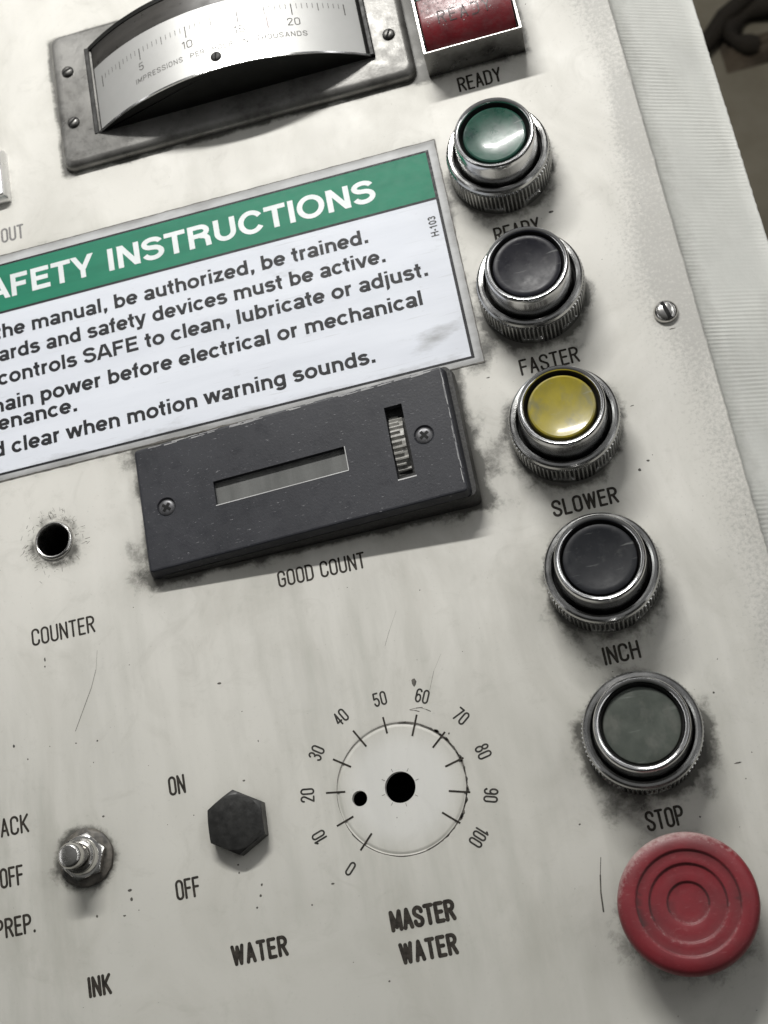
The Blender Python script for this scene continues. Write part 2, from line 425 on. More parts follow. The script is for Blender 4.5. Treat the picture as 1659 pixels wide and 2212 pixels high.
SANS = {
 'S': (0.86, [st(*(arc(.42, .735, .30, .185, 12, 270, 16) + arc(.42, .3175, .315, .2325, 90, -165, 16)[1:]))]),
 'A': (0.96, [d(.09, 0, .43, 1), d(.87, 0, .53, 1), st((.2, .30), (.76, .30)), ('poly', [(.40, .84), (.56, .84), (.56, 1), (.40, 1)])]),
 'F': (0.82, [st((.08 + s_, 0), (.08 + s_, 1)), st((.1, T_), (.76, T_)), st((.1, .5), (.68, .5))]),
 'E': (0.88, [st((.08 + s_, 0), (.08 + s_, 1)), st((.1, T_), (.80, T_)), st((.1, .515), (.75, .515)), st((.1, B_), (.82, B_))]),
 'T': (0.82, [st((.02, T_), (.80, T_)), st((.41, 0), (.41, T_))]),
 'Y': (0.90, [d(.45, .36, .10, 1), d(.45, .36, .80, 1), st((.45, 0), (.45, .44))]),
 'I': (0.36, [st((.18, 0), (.18, 1))]),
 'N': (0.98, [st((.08 + s_, 0), (.08 + s_, 1)), st((.90 - s_, 0), (.90 - s_, 1)), d(.90 - s_, 0, .08 + s_, 1)]),
 'R': (0.96, [st((.08 + s_, 0), (.08 + s_, 1)), st((.1, T_), (.52, T_), *arc(.54, .71, .235, 1 - s_ - .71, 90, -90, 12), (.1, .5025)), st(*([(.52, .50)] + arc(.58, .30, .20, .17, 80, 0, 6) + [(.80, .0)]))]),
 'U': (0.96, [st((.08 + s_, 1), (.08 + s_, .38), *arc(.48, .38, .40 - s_, .38 - s_ + .01, 180, 360, 16), (.88 - s_, 1))]),
 'C': (0.98, [st(*arc(.50, .5, .38, .43, 32, 328, 26))]),
 'O': (1.04, [cl(arc(.52, .5, .40, .43, 0, 346, 27))]),
 'H': (0.98, [st((.08 + s_, 0), (.08 + s_, 1)), st((.90 - s_, 0), (.90 - s_, 1)), st((.1, .52), (.88, .52))]),
 'L': (0.80, [st((.08 + s_, 0), (.08 + s_, 1)), st((.1, B_), (.76, B_))]),
 'G': (1.04, [st(*(arc(.50, .5, .38, .43, 32, 340, 26))), st((.86, .12), (.86, .50)), st((.56, .48), (.93, .48))]),
 'a': (0.74, [st(*(arc(.36, .52, .225, .14, 168, 0, 10) + [(.585, .12), (.63, .0)])), cl(arc(.335, .21, .21, .135, 0, 345, 18)), st((.50, .33), (.60, .44))]),
 'b': (0.80, [st((.07 + s_, 0), (.07 + s_, 1)), bowl(.415, .255)]),
 'c': (0.72, [st(*arc(.38, xm, .265, xr + .01, 40, 320, 20))]),
 'd': (0.80, [st((.73 - s_, 0), (.73 - s_, 1)), bowl(.385, .255)]),
 'e': (0.76, [st(*(arc(.38, xm, .265, xr + .01, 0, 322, 22))), st((.12, xm - .005), (.70, xm - .005))]),
 'f': (0.44, [st((.19 + .02, 0), (.21, .74), *arc(.37, .76, .16, .165, 180, 95, 6)), st((.01, XT), (.40, XT))]),
 'g': (0.80, [st((.73 - s_, X_), (.73 - s_, -.02), *arc(.40, -.02, .33 - s_, .14, 0, -165, 12)), bowl(.385, .255)]),
 'h': (0.78, [st((.07 + s_, 0), (.07 + s_, 1)), st(*(arc(.39, .42, .24, XT - .42, 165, 0, 12) + [(.63, 0)]))]),
 'i': (0.34, [st((.17, 0), (.17, X_)), st((.17, .86), (.17, 1.0))]),
 'j': (0.34, [st((.18, X_), (.18, -.06), *arc(.08, -.06, .10, .115, 0, -95, 6)), st((.18, .86), (.18, 1.0))]),
 'l': (0.34, [st((.17, 0), (.17, 1))]),
 'm': (1.20, [st((.07 + s_, 0), (.07 + s_, X_)), st(*(arc(.36, .44, .22, XT - .44, 165, 0, 10) + [(.60 - .02, 0)])), st(*(arc(.81, .44, .23, XT - .44, 165, 0, 10) + [(1.04, 0)]))]),
 'n': (0.78, [st((.07 + s_, 0), (.07 + s_, X_)), st(*(arc(.39, .42, .24, XT - .42, 165, 0, 12) + [(.63, 0)]))]),
 'o': (0.80, [cl(arc(.40, xm, .275, xr + .01, 0, 345, 23))]),
 'p': (0.80, [st((.07 + s_, -.24), (.07 + s_, X_)), bowl(.415, .255)]),
 'r': (0.50, [st((.07 + s_, 0), (.07 + s_, X_)), st(*arc(.41, .40, .255, XT - .40, 165, 82, 8))]),
 's': (0.70, [st(*(arc(.345, .525, .215, .13, 15, 270, 12) + arc(.345, .2375, .235, .1575, 90, -165, 12)[1:]))]),
 't': (0.45, [st((.21, .95), (.21, .22), *arc(.35, .22, .14, .145, 180, 275, 6)), st((.01, XT), (.41, XT))]),
 'u': (0.78, [st((.71 - s_, 0), (.71 - s_, X_)), st(*([(.15, X_)] + arc(.39, .32, .24, .32 - s_, 180, 345, 12)))]),
 'v': (0.72, [d(.36, 0, .09, X_), d(.36, 0, .63, X_)]),
 'w': (1.04, [d(.29, 0, .09, X_), d(.29, 0, .52, X_), d(.75, 0, .52, X_), d(.75, 0, .95, X_)]),
 'y': (0.72, [d(.36, 0, .09, X_), d(.27, -.24, .63, X_), st((.06, -.165), (.26, -.165))]),
 'z': (0.68, [st((.05, XT), (.62, XT)), st((.04, B_), (.64, B_)), d(.14, B_, .52, XT)]),
 'k': (0.74, [st((.07 + s_, 0), (.07 + s_, 1)), d(.24, .30, .58, X_), d(.60, 0, .36, .44)]),
 '.': (0.36, [dotp(.09)]), ',': (0.36, [comma(.09)]), ' ': (0.36, []),
 '-': (0.45, [st((.05, .36), (.40, .36))]),
 '1': (0.77, [st((.44, 0), (.44, 1)), st((.16, .76), (.30, .78), (.44, .92))]),
 '0': (0.77, [cl(arc(.385, .5, .25, .42, 0, 346, 27))]),
 '3': (0.77, [st(*(arc(.37, .735, .22, .18, 165, -80, 14) + arc(.37, .315, .25, .235, 80, -165, 14)))]),
}
# --- narrow engraved capitals (round-ended cutter): skeleton box 0.42 wide, 1 high
c_ = 0.42; h_ = c_ / 2
def stad(w=c_):
    r = w / 2
    return cl(arc(r, 1 - r, r, r, 0, 180, 10) + arc(r, r, r, r, 180, 360, 10))
NARROW = {
 'A': (c_, [st((0, 0), (h_, 1), (c_, 0)), st((.065, .30), (.355, .30))]),
 'B': (c_, [st((0, 0), (0, 1), (.2, 1), *arc(.2, .77, .19, .23, 90, -90), (0, .54)), st((.2, .54), *arc(.2, .27, .22, .27, 90, -90), (0, 0))]),
 'C': (c_, [st(*([(c_, .74)] + arc(h_, 1 - h_, h_, h_, 0, 180) + arc(h_, h_, h_, h_, 180, 360) + [(c_, .26)]))]),
 'D': (c_, [cl([(0, 0), (0, 1), (.18, 1)] + arc(.18, .76, .24, .24, 90, 0, 8) + arc(.18, .24, .24, .24, 0, -90, 8))]),
 'E': (.36, [st((.36, 1), (0, 1), (0, 0), (.36, 0)), st((0, .52), (.31, .52))]),
 'F': (.36, [st((.36, 1), (0, 1), (0, 0)), st((0, .52), (.31, .52))]),
 'G': (c_, [st(*([(c_, .74)] + arc(h_, 1 - h_, h_, h_, 0, 180) + arc(h_, h_, h_, h_, 180, 360) + [(c_, .48), (.25, .48)]))]),
 'H': (c_, [st((0, 0), (0, 1)), st((c_, 0), (c_, 1)), st((0, .52), (c_, .52))]),
 'I': (0.0, [st((0, 0), (0, 1))]),
 'K': (c_, [st((0, 0), (0, 1)), st((c_, 1), (0, .40)), st((.13, .55), (c_, 0))]),
 'L': (.34, [st((0, 1), (0, 0), (.34, 0))]),
 'M': (.50, [st((0, 0), (0, 1), (.25, .15), (.50, 1), (.50, 0))]),
 'N': (c_, [st((0, 0), (0, 1), (c_, 0), (c_, 1))]),
 'O': (c_, [stad()]),
 'P': (c_, [st((0, 0), (0, 1), (.2, 1), *arc(.2, .74, .22, .26, 90, -90), (0, .48))]),
 'R': (c_, [st((0, 0), (0, 1), (.2, 1), *arc(.2, .76, .22, .24, 90, -90), (0, .52)), st((.2, .52), (c_, 0))]),
 'S': (c_, [st(*([(c_, .76)] + arc(h_, 1 - h_, h_, h_, 0, 180) + [(.0, .72), (.05, .62), (.37, .38), (.42, .28)] + arc(h_, h_, h_, h_, 0, -180) + [(0, .24)]))]),
 'T': (.40, [st((0, 1), (.40, 1)), st((.20, 1), (.20, 0))]),
 'U': (c_, [st(*([(0, 1)] + arc(h_, h_, h_, h_, 180, 360) + [(c_, 1)]))]),
 'W': (.62, [st((0, 1), (.15, 0), (.31, .95), (.47, 0), (.62, 1))]),
 'Y': (c_, [st((0, 1), (h_, .46), (c_, 1)), st((h_, .46), (h_, 0))]),
 '.': (0.0, [st((0, 0), (0, .03))]), ' ': (.16, []),
 '0': (c_, [stad()]),
 '1': (.16, [st((0, .84), (.16, 1), (.16, 0))]),
 '2': (c_, [st(*([(0, .78)] + arc(h_, .79, h_, h_, 180, -30, 12) + [(0, 0), (c_, 0)]))]),
 '3': (c_, [st(*(arc(h_, .77, .20, .23, 160, -90, 12) + arc(h_, .27, .21, .27, 90, -160, 12)))]),
 '4': (c_, [st((.30, 0), (.30, 1), (0, .28), (c_, .28))]),
 '5': (c_, [st(*([(.38, 1), (.04, 1), (.01, .55)] + arc(h_, .30, .21, .30, 115, -160, 14)))]),
 '6': (c_, [st(*([(.39, .85)] + arc(h_, .79, .21, .21, 20, 180, 10) + [(0, .3)])), cl(arc(h_, .29, .21, .29, 0, 345, 18))]),
 '7': (c_, [st((0, 1), (c_, 1), (.14, 0))]),
 '8': (c_, [cl(arc(h_, .77, .18, .23, 0, 345, 18)), cl(arc(h_, .27, .21, .27, 0, 345, 18))]),
 '9': (c_, [st(*([(.03, .15)] + arc(h_, .21, .21, .21, 200, 360, 10) + [(c_, .7)])), cl(arc(h_, .71, .21, .29, 0, 345, 18))]),
}
def glyph_polys(strokes, w, rc):
    polys = []
    for kind, p in strokes:
        if kind == 'poly': polys.append(p)
        elif kind == 'loop': polys += ribbon(p, w, True)
        else:
            q = [p[0]]
            for x in p[1:]:
                if math.hypot(x[0] - q[-1][0], x[1] - q[-1][1]) > 1e-4: q.append(x)
            if not rc:
                polys += ribbon(q, w, False, False); continue
            seg = [q[0]]            # a round cutter: break the stroke at sharp corners, round ends overlap there
            for i in range(1, len(q)):
                seg.append(q[i])
                if i < len(q) - 1:
                    a1 = math.atan2(q[i][1] - q[i - 1][1], q[i][0] - q[i - 1][0]); a2 = math.atan2(q[i + 1][1] - q[i][1], q[i + 1][0] - q[i][0])
                    if abs((a2 - a1 + PI) % (2 * PI) - PI) > math.radians(38):
                        polys += ribbon(seg, w, False, True); seg = [q[i]]
            polys += ribbon(seg, w, False, True)
    return polys
_gc = {}
def sans_width(s, tr=0.0): return sum(SANS[c][0] + tr for c in s)
def sans_text(mb, s, x, y, h, sx, z, tr=0.0, fn=None):
    for c in s:
        adv, strokes = SANS[c]
        if strokes:
            if ('s', c) not in _gc: _gc[('s', c)] = union(glyph_polys(strokes, W_, False))
            vs, fs = _gc[('s', c)]
            pts = [(x + v[0] * h * sx, y + v[1] * h, z) for v in vs]
            mb.add([fn(q) for q in pts] if fn else pts, fs)
        x += (adv + tr) * h * sx
    return x
def narrow_text(mb, s, x0, x1, y, h, z, w=0.125, ang=0.0, gap=None, fn=None):
    """engraved word whose ink spans x0..x1 along its baseline"""
    if gap is None: gap = w + 0.10
    nat = sum(NARROW[c][0] for c in s) + gap * (len(s) - 1) + w
    L = (x1 - x0)
    k = L / (nat * h)
    ca, sa = math.cos(ang), math.sin(ang)
    x = w / 2
    hh = h * (1 - w)          # skeleton height
    for c in s:
        adv, strokes = NARROW[c]
        if strokes:
            # strokes keep an even width whatever the horizontal squeeze
            sq = [(kd, [(q[0] * k, q[1] * (1 - w)) for q in p]) for kd, p in strokes]
            key = ('n', c, round(w, 3), round(k, 3))
            if key not in _gc: _gc[key] = union(glyph_polys(sq, w, True))
            vs, fs = _gc[key]
            out = []
            for v in vs:
                u = (x * k + v[0]) * h; t = (v[1] + w / 2) * h
                q = (x0 + u * ca - t * sa, y + u * sa + t * ca, z)
                out.append(fn(q) if fn else q)
            mb.add(out, fs)
        x += adv + gap

# ------------------------------------------------------------------ the control panel
PX0, PX1, PY0, PY1 = -33.0, 8.13, -25.0, 46.0
DIAL = (-7.384, -5.649, 2.449)
HOLES = [(-20.0, 7.50, 0.70), (-7.42, -5.60, 0.592), (-9.03, -5.70, 0.294)]
BTN = [(1.792, 19.385), (1.812, 13.134), (1.825, 6.883), (1.855, 0.632), (1.900, -5.62)]
MUSH = (2.0025, -11.832)

panel_root = thing('control_panel', 'aged cream painted machine control panel with engraved black captions', 'control panel', (-12, 10, 0))

def rect_d(x, y, x0, x1, y0, y1):
    dx = max(x0 - x, 0, x - x1); dy = max(y0 - y, 0, y - y1)
    if dx == 0 and dy == 0: return -min(x - x0, x1 - x, y - y0, y1 - y)
    return math.hypot(dx, dy)
def fall(dd, l): return math.exp(-max(dd, 0) / l)
def grime_at(x, y):
    n1 = noise.noise((x * .35, y * .35, 3.1)); n2 = noise.noise((x * 1.1, y * 1.1, 7.7))
    g = 0.0
    for i, (bx, by) in enumerate(BTN):
        g += (0.80 if i < 4 else .85) * fall(math.hypot(x - bx, y - by) - 2.15, .20)
        dd = math.hypot((x - bx - .15) / 1.0, (y - by + .55)) - 2.2  # shadow-like halo below and right of the button, put into the grime
        g += (0.32 if i < 3 else .36) * fall(dd, .8) + .22 * fall(math.hypot(x - bx + .8, y - by + .9) - 2.3, .8)
    # oil run down both sides of the stop button
    for ox, a in ((-2.15, .5), (2.5, .55)):
        bx, by = BTN[4]
        t = by + .6 - y
        if -0.4 < t < 4.5: g += a * math.exp(-((x - bx - ox * (1 - .06 * t)) / .38) ** 2) * max(0, 1 - abs(t - 1.2) / 3.6)
    dm = math.hypot(x - MUSH[0], y - MUSH[1])
    g += 0.85 * fall(dm - 2.35, .45) * (0.45 + 0.55 * max(0, (-(y - MUSH[1]) - (x - MUSH[0]) * 0.25) / 2.6 if dm > 0 else 0)) + .38 * fall(dm - 2.4, 1.3) * (1 if y < MUSH[1] + .5 else .35)
    r = rect_d(x, y, -17.5, -0.85, 25.0, 32.4)
    g += 1.05 * fall(r, .22) + .30 * fall(r, .7) * (1.0 if x < -15 else .4)
    r = rect_d(x, y, -15.9, -2.1, 4.7, 10.7)
    g += 1.0 * fall(r, .16) + .50 * fall(r, .9) * (0.6 + n1)
    g += .50 * fall(rect_d(x, y, -16.9, -15.9, 5.0, 10.2), .35) * (.8 + n2)
    g += .75 * fall(rect_d(x, y, -3.6, -1.9, 4.2, 5.2), .3) * (.7 + .9 * n2) + .26 * fall(rect_d(x, y, -2.0, -.2, 5, 10.5), .4) * (.8 + n2)
    r = abs(rect_d(x, y, -34, -.74, 10.75, 21.68))
    g += .85 * fall(r, .09) + .22 * fall(r, .5)
    r = rect_d(x, y, -.33, 4.1, 24.85, 34)
    g += .9 * fall(r, .14) + .35 * fall(r, .45)
    g += .9 * fall(rect_d(x, y, -.85, -.3, 24.9, 34), .22)
    dh = math.hypot(x + 20.0, y - 7.5)
    g += .95 * fall(abs(dh - .95), .16) + .34 * fall(abs(dh - 1.2), .35) * (.65 + 1.1 * n2 + (.5 if y < 7.5 else 0))
    dt = math.hypot(x + 20.05, y + 5.8)
    g += 1.2 * fall(dt - 1.05, .16) + .35 * fall(dt - 1.1, .6)
    if y < -6 and -22.5 < x < -19.2: g += .28 * math.exp(-((x + 21.4) / .7) ** 2) * fall(-6.5 - y, 4)
    g += .55 * fall(math.hypot(x + 13.8, y + 5.72) - 1.15, .18)
    dd = math.hypot(x - DIAL[0], y - DIAL[1])
    g += .55 * fall(abs(dd - DIAL[2] - .06), .10) * (1.25 if x > DIAL[0] + .5 else .25) * (.7 + n2)
    if dd < DIAL[2]: g += .16 * fall(DIAL[2] - dd, .35)
    g += .6 * fall(math.hypot(x - 6.85, y - 10.92) - .5, .12)
    g += .55 * fall(rect_d(x, y, -24.5, -20.2, 24.3, 27), .12)
    g += .30 * max(0, n1) * .5
    g *= .82 + .95 * abs(noise.noise((x * .55, y * .55, 21.0))) + .5 * noise.noise((x * 1.6, y * 1.3, 33.0))
    # thin greasy contact lines
    ln = .9 + .7 * noise.noise((x * 2.3, y * 2.3, 50.0))
    for i, (bx, by) in enumerate(BTN): g += .75 * ln * fall(math.hypot(x - bx, y - by) - 2.2, .10)
    g += 1.3 * ln * fall(rect_d(x, y, -17.5, -0.82, 24.98, 32.4), .10)
    g += 1.0 * ln * fall(rect_d(x, y, -15.9, -2.06, 4.68, 10.5), .10)
    g += .7 * ln * fall(rect_d(x, y, -.33, 4.06, 24.87, 34), .10)
    g += .8 * ln * fall(math.hypot(x + 20.07, y + 5.74) - 1.1, .14)
    bx, by = BTN[4]
    for ox, a in ((-2.2, .55), (2.45, .6)):
        t = by + .7 - y
        if -0.4 < t < 4.5: g += a * (.7 + .8 * noise.noise((x * 2, y * .7, 60))) * math.exp(-((x - bx - ox * (1 - .07 * t)) / .42) ** 2) * max(0, 1 - abs(t - 1.3) / 3.4)
    return max(0, min(g, 1.6))
def dust_at(x, y):
    n1 = noise.noise((x * .25, y * .12, 1.3))
    a = math.exp(-((PX1 - .55 - x) / (1.25 + .8 * n1)) ** 2) if x < PX1 - .55 else 1.0
    return min(1.0, a * (.65 + .75 * noise.noise((x * .1, y * .22, 9.0)) + .25))

# scratches and chips in the paint
wear = MB()
mb = wear
def scratch(pts, w):
    n = len(pts)
    for i in range(n - 1):
        w0 = w * (.35 + .65 * math.sin(PI * (i + .2) / n)); 
        for q in ribbon([pts[i], pts[i + 1]], w0): mb.add([(v[0], v[1], .004) for v in q], [(0, 1, 2, 3)])
scratch([(-18.68, 2.38), (-18.82, 1.6), (-19.1, .9), (-19.45, .25), (-19.97, -.72)], .022)
scratch([(-.62, -9.6), (-.78, -10.2), (-.9, -10.8), (-.96, -11.5)], .06)
scratch([(-6.3, 1.2), (-6.7, .5), (-7.0, -.1)], .012)
scratch([(-4.9, -.9), (-5.3, -1.5), (-5.6, -2.2)], .012)
def chip(x, y, rx, ry):
    a0 = random.random() * 6; n = 7
    mb.add([(x + rx * math.cos(2 * PI * i / n) * random.uniform(.6, 1.1), y + ry * math.sin(2 * PI * i / n) * random.uniform(.6, 1.1), .004) for i in range(n)], [tuple(range(n))])
for q in ((-20.94, 2.5, .05, .13), (-20.97, 2.21, .04, .06), (-22.61, -.76, .06, .08), (-22.08, -1.41, .04, .05), (-13.81, -.1, .10, .05), (-6.15, -1.75, .14, .20), (4.65, 4.88, .07, .06), (4.25, 4.59, .08, .07),
          (3.38, 16.75, .16, .09), (2.55, 7.9, .07, .03), (4.6, 7.3, .1, .03), (6.95, 10.15, .15, .03), (-14.9, -5.0, .05, .06), (-13.4, -4.1, .06, .04), (-13.3, -8.1, .05, .06), (-13.4, -8.5, .06, .06), (-13.6, -8.9, .05, .05), (-14.1, -7.5, .05, .05), (-14.1, -7.2, .05, .04),
          (-18.5, -7.3, .11, .06), (-18.45, -7.65, .06, .10), (-19.9, -8.0, .06, .06), (-18.8, -8.2, .08, .04), (-10.6, -8.6, .09, .04), (-11.5, -9.2, .05, .05), (-9.1, -12.4, .05, .04), (1.0, -3.6, .07, .05), (4.8, -4.6, .05, .05), (-.75, 10.0, .10, .04), (5.0, -7.3, .16, .03), (-19.2, -4.3, .06, .05),
          (-12.6, -2.7, .03, .05), (-21.1, -1.1, .03, .03), (-20.0, -1.2, .04, .04), (-19.1, -1.3, .05, .04), (-1.1, -8.3, .05, .04), (3.2, -8.9, .04, .04), (-5.2, -4.0, .05, .05)):
    chip(*q)
for i in range(90):
    x = random.uniform(-24, 7.8); y = random.uniform(-16, 33)
    if rect_d(x, y, -30, -.5, 4.5, 33) < 0: continue
    chip(x, y, random.uniform(.012, .035), random.uniform(.012, .03))
# flaked paint scars on the right of the worn dial ring
for k in range(64):
    a = math.radians(-75 + 155 * k / 63 + random.uniform(-1, 1)); 
    if random.random() < .2: continue
    r0 = DIAL[2] + .03; w = random.uniform(.02, .12) * (1.2 if -40 < math.degrees(a) < 50 else .6)
    n = 8; t = math.radians(2.2)
    V = [(DIAL[0] + rr * math.cos(b), DIAL[1] + rr * math.sin(b), .005) for rr, b in ((r0, a - t), (r0 + w * .7, a - t), (r0 + w, a), (r0 + w * .6, a + t), (r0, a + t))]
    mb.add(V, [(0, 1, 2, 3, 4)])

for k in range(140):
    a = 2 * PI * k / 140; a2 = 2 * PI * (k + 1.02) / 140
    w = max(.006, .016 + .03 * noise.noise((math.cos(a) * 3, math.sin(a) * 3, 2)) + (.022 if (math.cos(a) > .2 or math.sin(a) < -.5) else 0))
    r0 = DIAL[2] + .045
    mb.add([(DIAL[0] + rr * math.cos(b), DIAL[1] + rr * math.sin(b), .0045) for rr, b in ((r0, a), (r0 + w, a), (r0 + w, a2), (r0, a2))], [(0, 1, 2, 3)])
for k in range(8):
    a = math.radians(12 + 45 * k + random.uniform(-6, 6)); r0 = .64
    scratch([(-7.42 + r0 * math.cos(a), -5.60 + r0 * math.sin(a)), (-7.42 + (r0 + .13) * math.cos(a), -5.60 + (r0 + .13) * math.sin(a))], .035)
for q in ((-6.52, -2.78, -6.00, -2.80), (-6.50, -2.80, -6.15, -2.93), (-6.05, -2.82, -5.72, -3.02)): scratch([(q[0], q[1]), ((q[0] + q[2]) / 2, (q[1] + q[3]) / 2 + .02), (q[2], q[3])], .035)
# scuffs round the empty bushing
for k in range(150):
    a = random.random() * 2 * PI; r = .90 + abs(random.gauss(0, .28)); l = random.uniform(.05, .22); w = random.uniform(.008, .022)
    p0 = (-20 + r * math.cos(a), 7.5 + r * math.sin(a)); b = a + random.choice((0, PI / 2, .6)) + random.gauss(0, .3)
    p1 = (p0[0] + l * math.cos(b), p0[1] + l * math.sin(b))
    for q in ribbon([p0, p1], w): mb.add([(v[0], v[1], .004) for v in q], [(0, 1, 2, 3)])


def build_panel():
    pts = []; edges = []
    ex = PX1 - 0.07
    sp = 0.26
    nx = int((ex - PX0) / sp); ny = int((PY1 - PY0) / sp)
    def near(x, y):
        for hx, hy, hr in HOLES:
            if math.hypot(x - hx, y - hy) < hr + .12: return True
        if abs(math.hypot(x - DIAL[0], y - DIAL[1]) - DIAL[2]) < .22: return True
        return False
    for j in range(ny + 1):
        for i in range(nx + 1):
            x = PX0 + (ex - PX0) * i / nx; y = PY0 + (PY1 - PY0) * j / ny
            if 0 < i < nx and 0 < j < ny and near(x, y): continue
            pts.append(Vector((x, y)))
    def ring(cx, cy, r, n):
        b = len(pts)
        for k in range(n): pts.append(Vector((cx + r * math.cos(2 * PI * k / n), cy + r * math.sin(2 * PI * k / n))))
        for k in range(n): edges.append((b + k, b + (k + 1) % n))
        return b, n
    for hx, hy, hr in HOLES: ring(hx, hy, hr, 48)
    groove = {}
    for dr in (-.13, -.055, -.02, .02, .055, .13): ring(DIAL[0], DIAL[1], DIAL[2] + dr, 96)
    r = delaunay_2d_cdt(pts, edges, [], 0, 1e-5)
    V = []
    for v in r[0]:
        q = math.hypot(v[0] - DIAL[0], v[1] - DIAL[1]) - DIAL[2]
        z = -.035 if abs(q) < .03 else 0.0
        if q < -.03: z = -.004
        V.append((v[0], v[1], z))
    F = []
    for f in r[2]:
        cx = sum(V[i][0] for i in f) / len(f); cy = sum(V[i][1] for i in f) / len(f)
        if any(math.hypot(cx - hx, cy - hy) < hr * .995 for hx, hy, hr in HOLES): continue
        F.append(tuple(f))
    mb = MB(); mb.add(V, F)
    # rolled right-hand edge, slightly ragged paint
    prev = None; vs = []; fs = []
    n = 300
    for k in range(n + 1):
        y = PY0 + (PY1 - PY0) * k / n
        w = .02 * noise.noise((y * 2.2, 0, 5)) + .014 * noise.noise((y * 7, 1, 5))
        vs += [(ex, y, 0), (PX1 - .02 + w, y, -.02), (PX1 + w, y, -.08), (PX1 + w * .5, y, -.34)]
    for k in range(n):
        for q in range(3): fs.append((k * 4 + q, k * 4 + q + 1, k * 4 + 5 + q, k * 4 + 4 + q))
    mb.add(vs, fs)
    # hole walls
    for hx, hy, hr in HOLES: mb.lathe([(hr, 0), (hr, -.3)], 48, hx, hy)
    mb.f2 = len(mb.f); mb.m2 = M['gunk']
    mb.add(wear.v, wear.f)
    o = mb.build('face_plate', M['panel'], panel_root, smooth=50)
    me = o.data
    L = ROOTLOC[panel_root.name]
    ga = me.attributes.new('grime', 'FLOAT', 'POINT'); da = me.attributes.new('dust', 'FLOAT', 'POINT'); wa = me.attributes.new('wiped_dim', 'FLOAT', 'POINT'); ca_ = me.attributes.new('clean', 'FLOAT', 'POINT'); cv = []
    gv = []; dv = []; wv = []
    for v in me.vertices:
        x = v.co.x / S + L[0]; y = v.co.y / S + L[1]
        gv.append(grime_at(x, y)); dv.append(dust_at(x, y))
        dd_ = math.hypot(x - DIAL[0], y - DIAL[1])
        cv.append(min(1, max(0, (DIAL[2] - .08 - dd_) / .75)) if dd_ < DIAL[2] else 0)
        wv.append(min(1, max(0, (3.0 - y + .15 * (-x)) / 15)))
    for nm, vv in (('grime', gv), ('dust', dv), ('wiped_dim', wv), ('clean', cv)): me.attributes[nm].data.foreach_set('value', vv)
    return o
face = build_panel()
mb = MB(); mb.box(PX0 + .2, PX1 - .5, PY0 + .2, PY1 - .2, -74.9, -4.0)
mb.build('cabinet', M['dark'], panel_root)
mb = MB()
mb.box(PX0 + .1, PX0 + .4, PY0, PY1, -4.0, -.05); mb.box(PX0 + .41, PX1 - .4, PY0, PY0 + .3, -4.0, -.05)
mb.box(PX0 + .41, PX1 - .4, PY1 - .3, PY1, -4.0, -.05)
mb.build('inner_frame', M['dark'], panel_root)

def caption(s, x0, x1, y, h, w=.125, ang=0.0, mat='ink', gap=None):
    mb = MB(); narrow_text(mb, s, x0, x1, y, h, .006, w, ang, gap)
    return mb.build('caption', M[mat], panel_root, smooth=0)
caption('READY', .82, 2.76, 23.70, .77, .13)
caption('READY', .84, 2.80, 15.92, .77, .13)
caption('FASTER', .60, 3.05, 9.71, .73, .13)
caption('SLOWER', .56, 3.18, 3.46, .71, .15)
caption('INCH', 1.16, 2.55, -2.75, .72, .14)
caption('STOP', 1.27, 2.64, -9.07, .74, .135)
caption('GOOD COUNT', -10.80, -7.16, 3.21, .70, .12)
caption('COUNTER', -21.41, -18.66, 3.16, .74, .12)
caption('ON', -16.42, -15.76, -4.09, .76, .125)
caption('BLACK', -24.28, -22.30, -4.27, .75, .125, -.01)
caption('OFF', -23.68, -22.72, -6.25, .79, .125)
caption('PREP.', -24.05, -22.42, -8.13, .76, .135)
caption('OFF', -16.66, -15.72, -8.06, .77, .125)
caption('INK', -20.54, -19.64, -10.93, .78, .16)
caption('WATER', -14.84, -12.67, -10.83, .77, .18)
caption('MASTER', -8.69, -6.25, -10.76, .79, .20, 0, 'ink', .25)
caption('WATER', -8.54, -6.40, -11.95, .79, .19)
caption('OUT', -20.97, -19.88, 22.32, .76, .13, -.015, 'inkgrey')
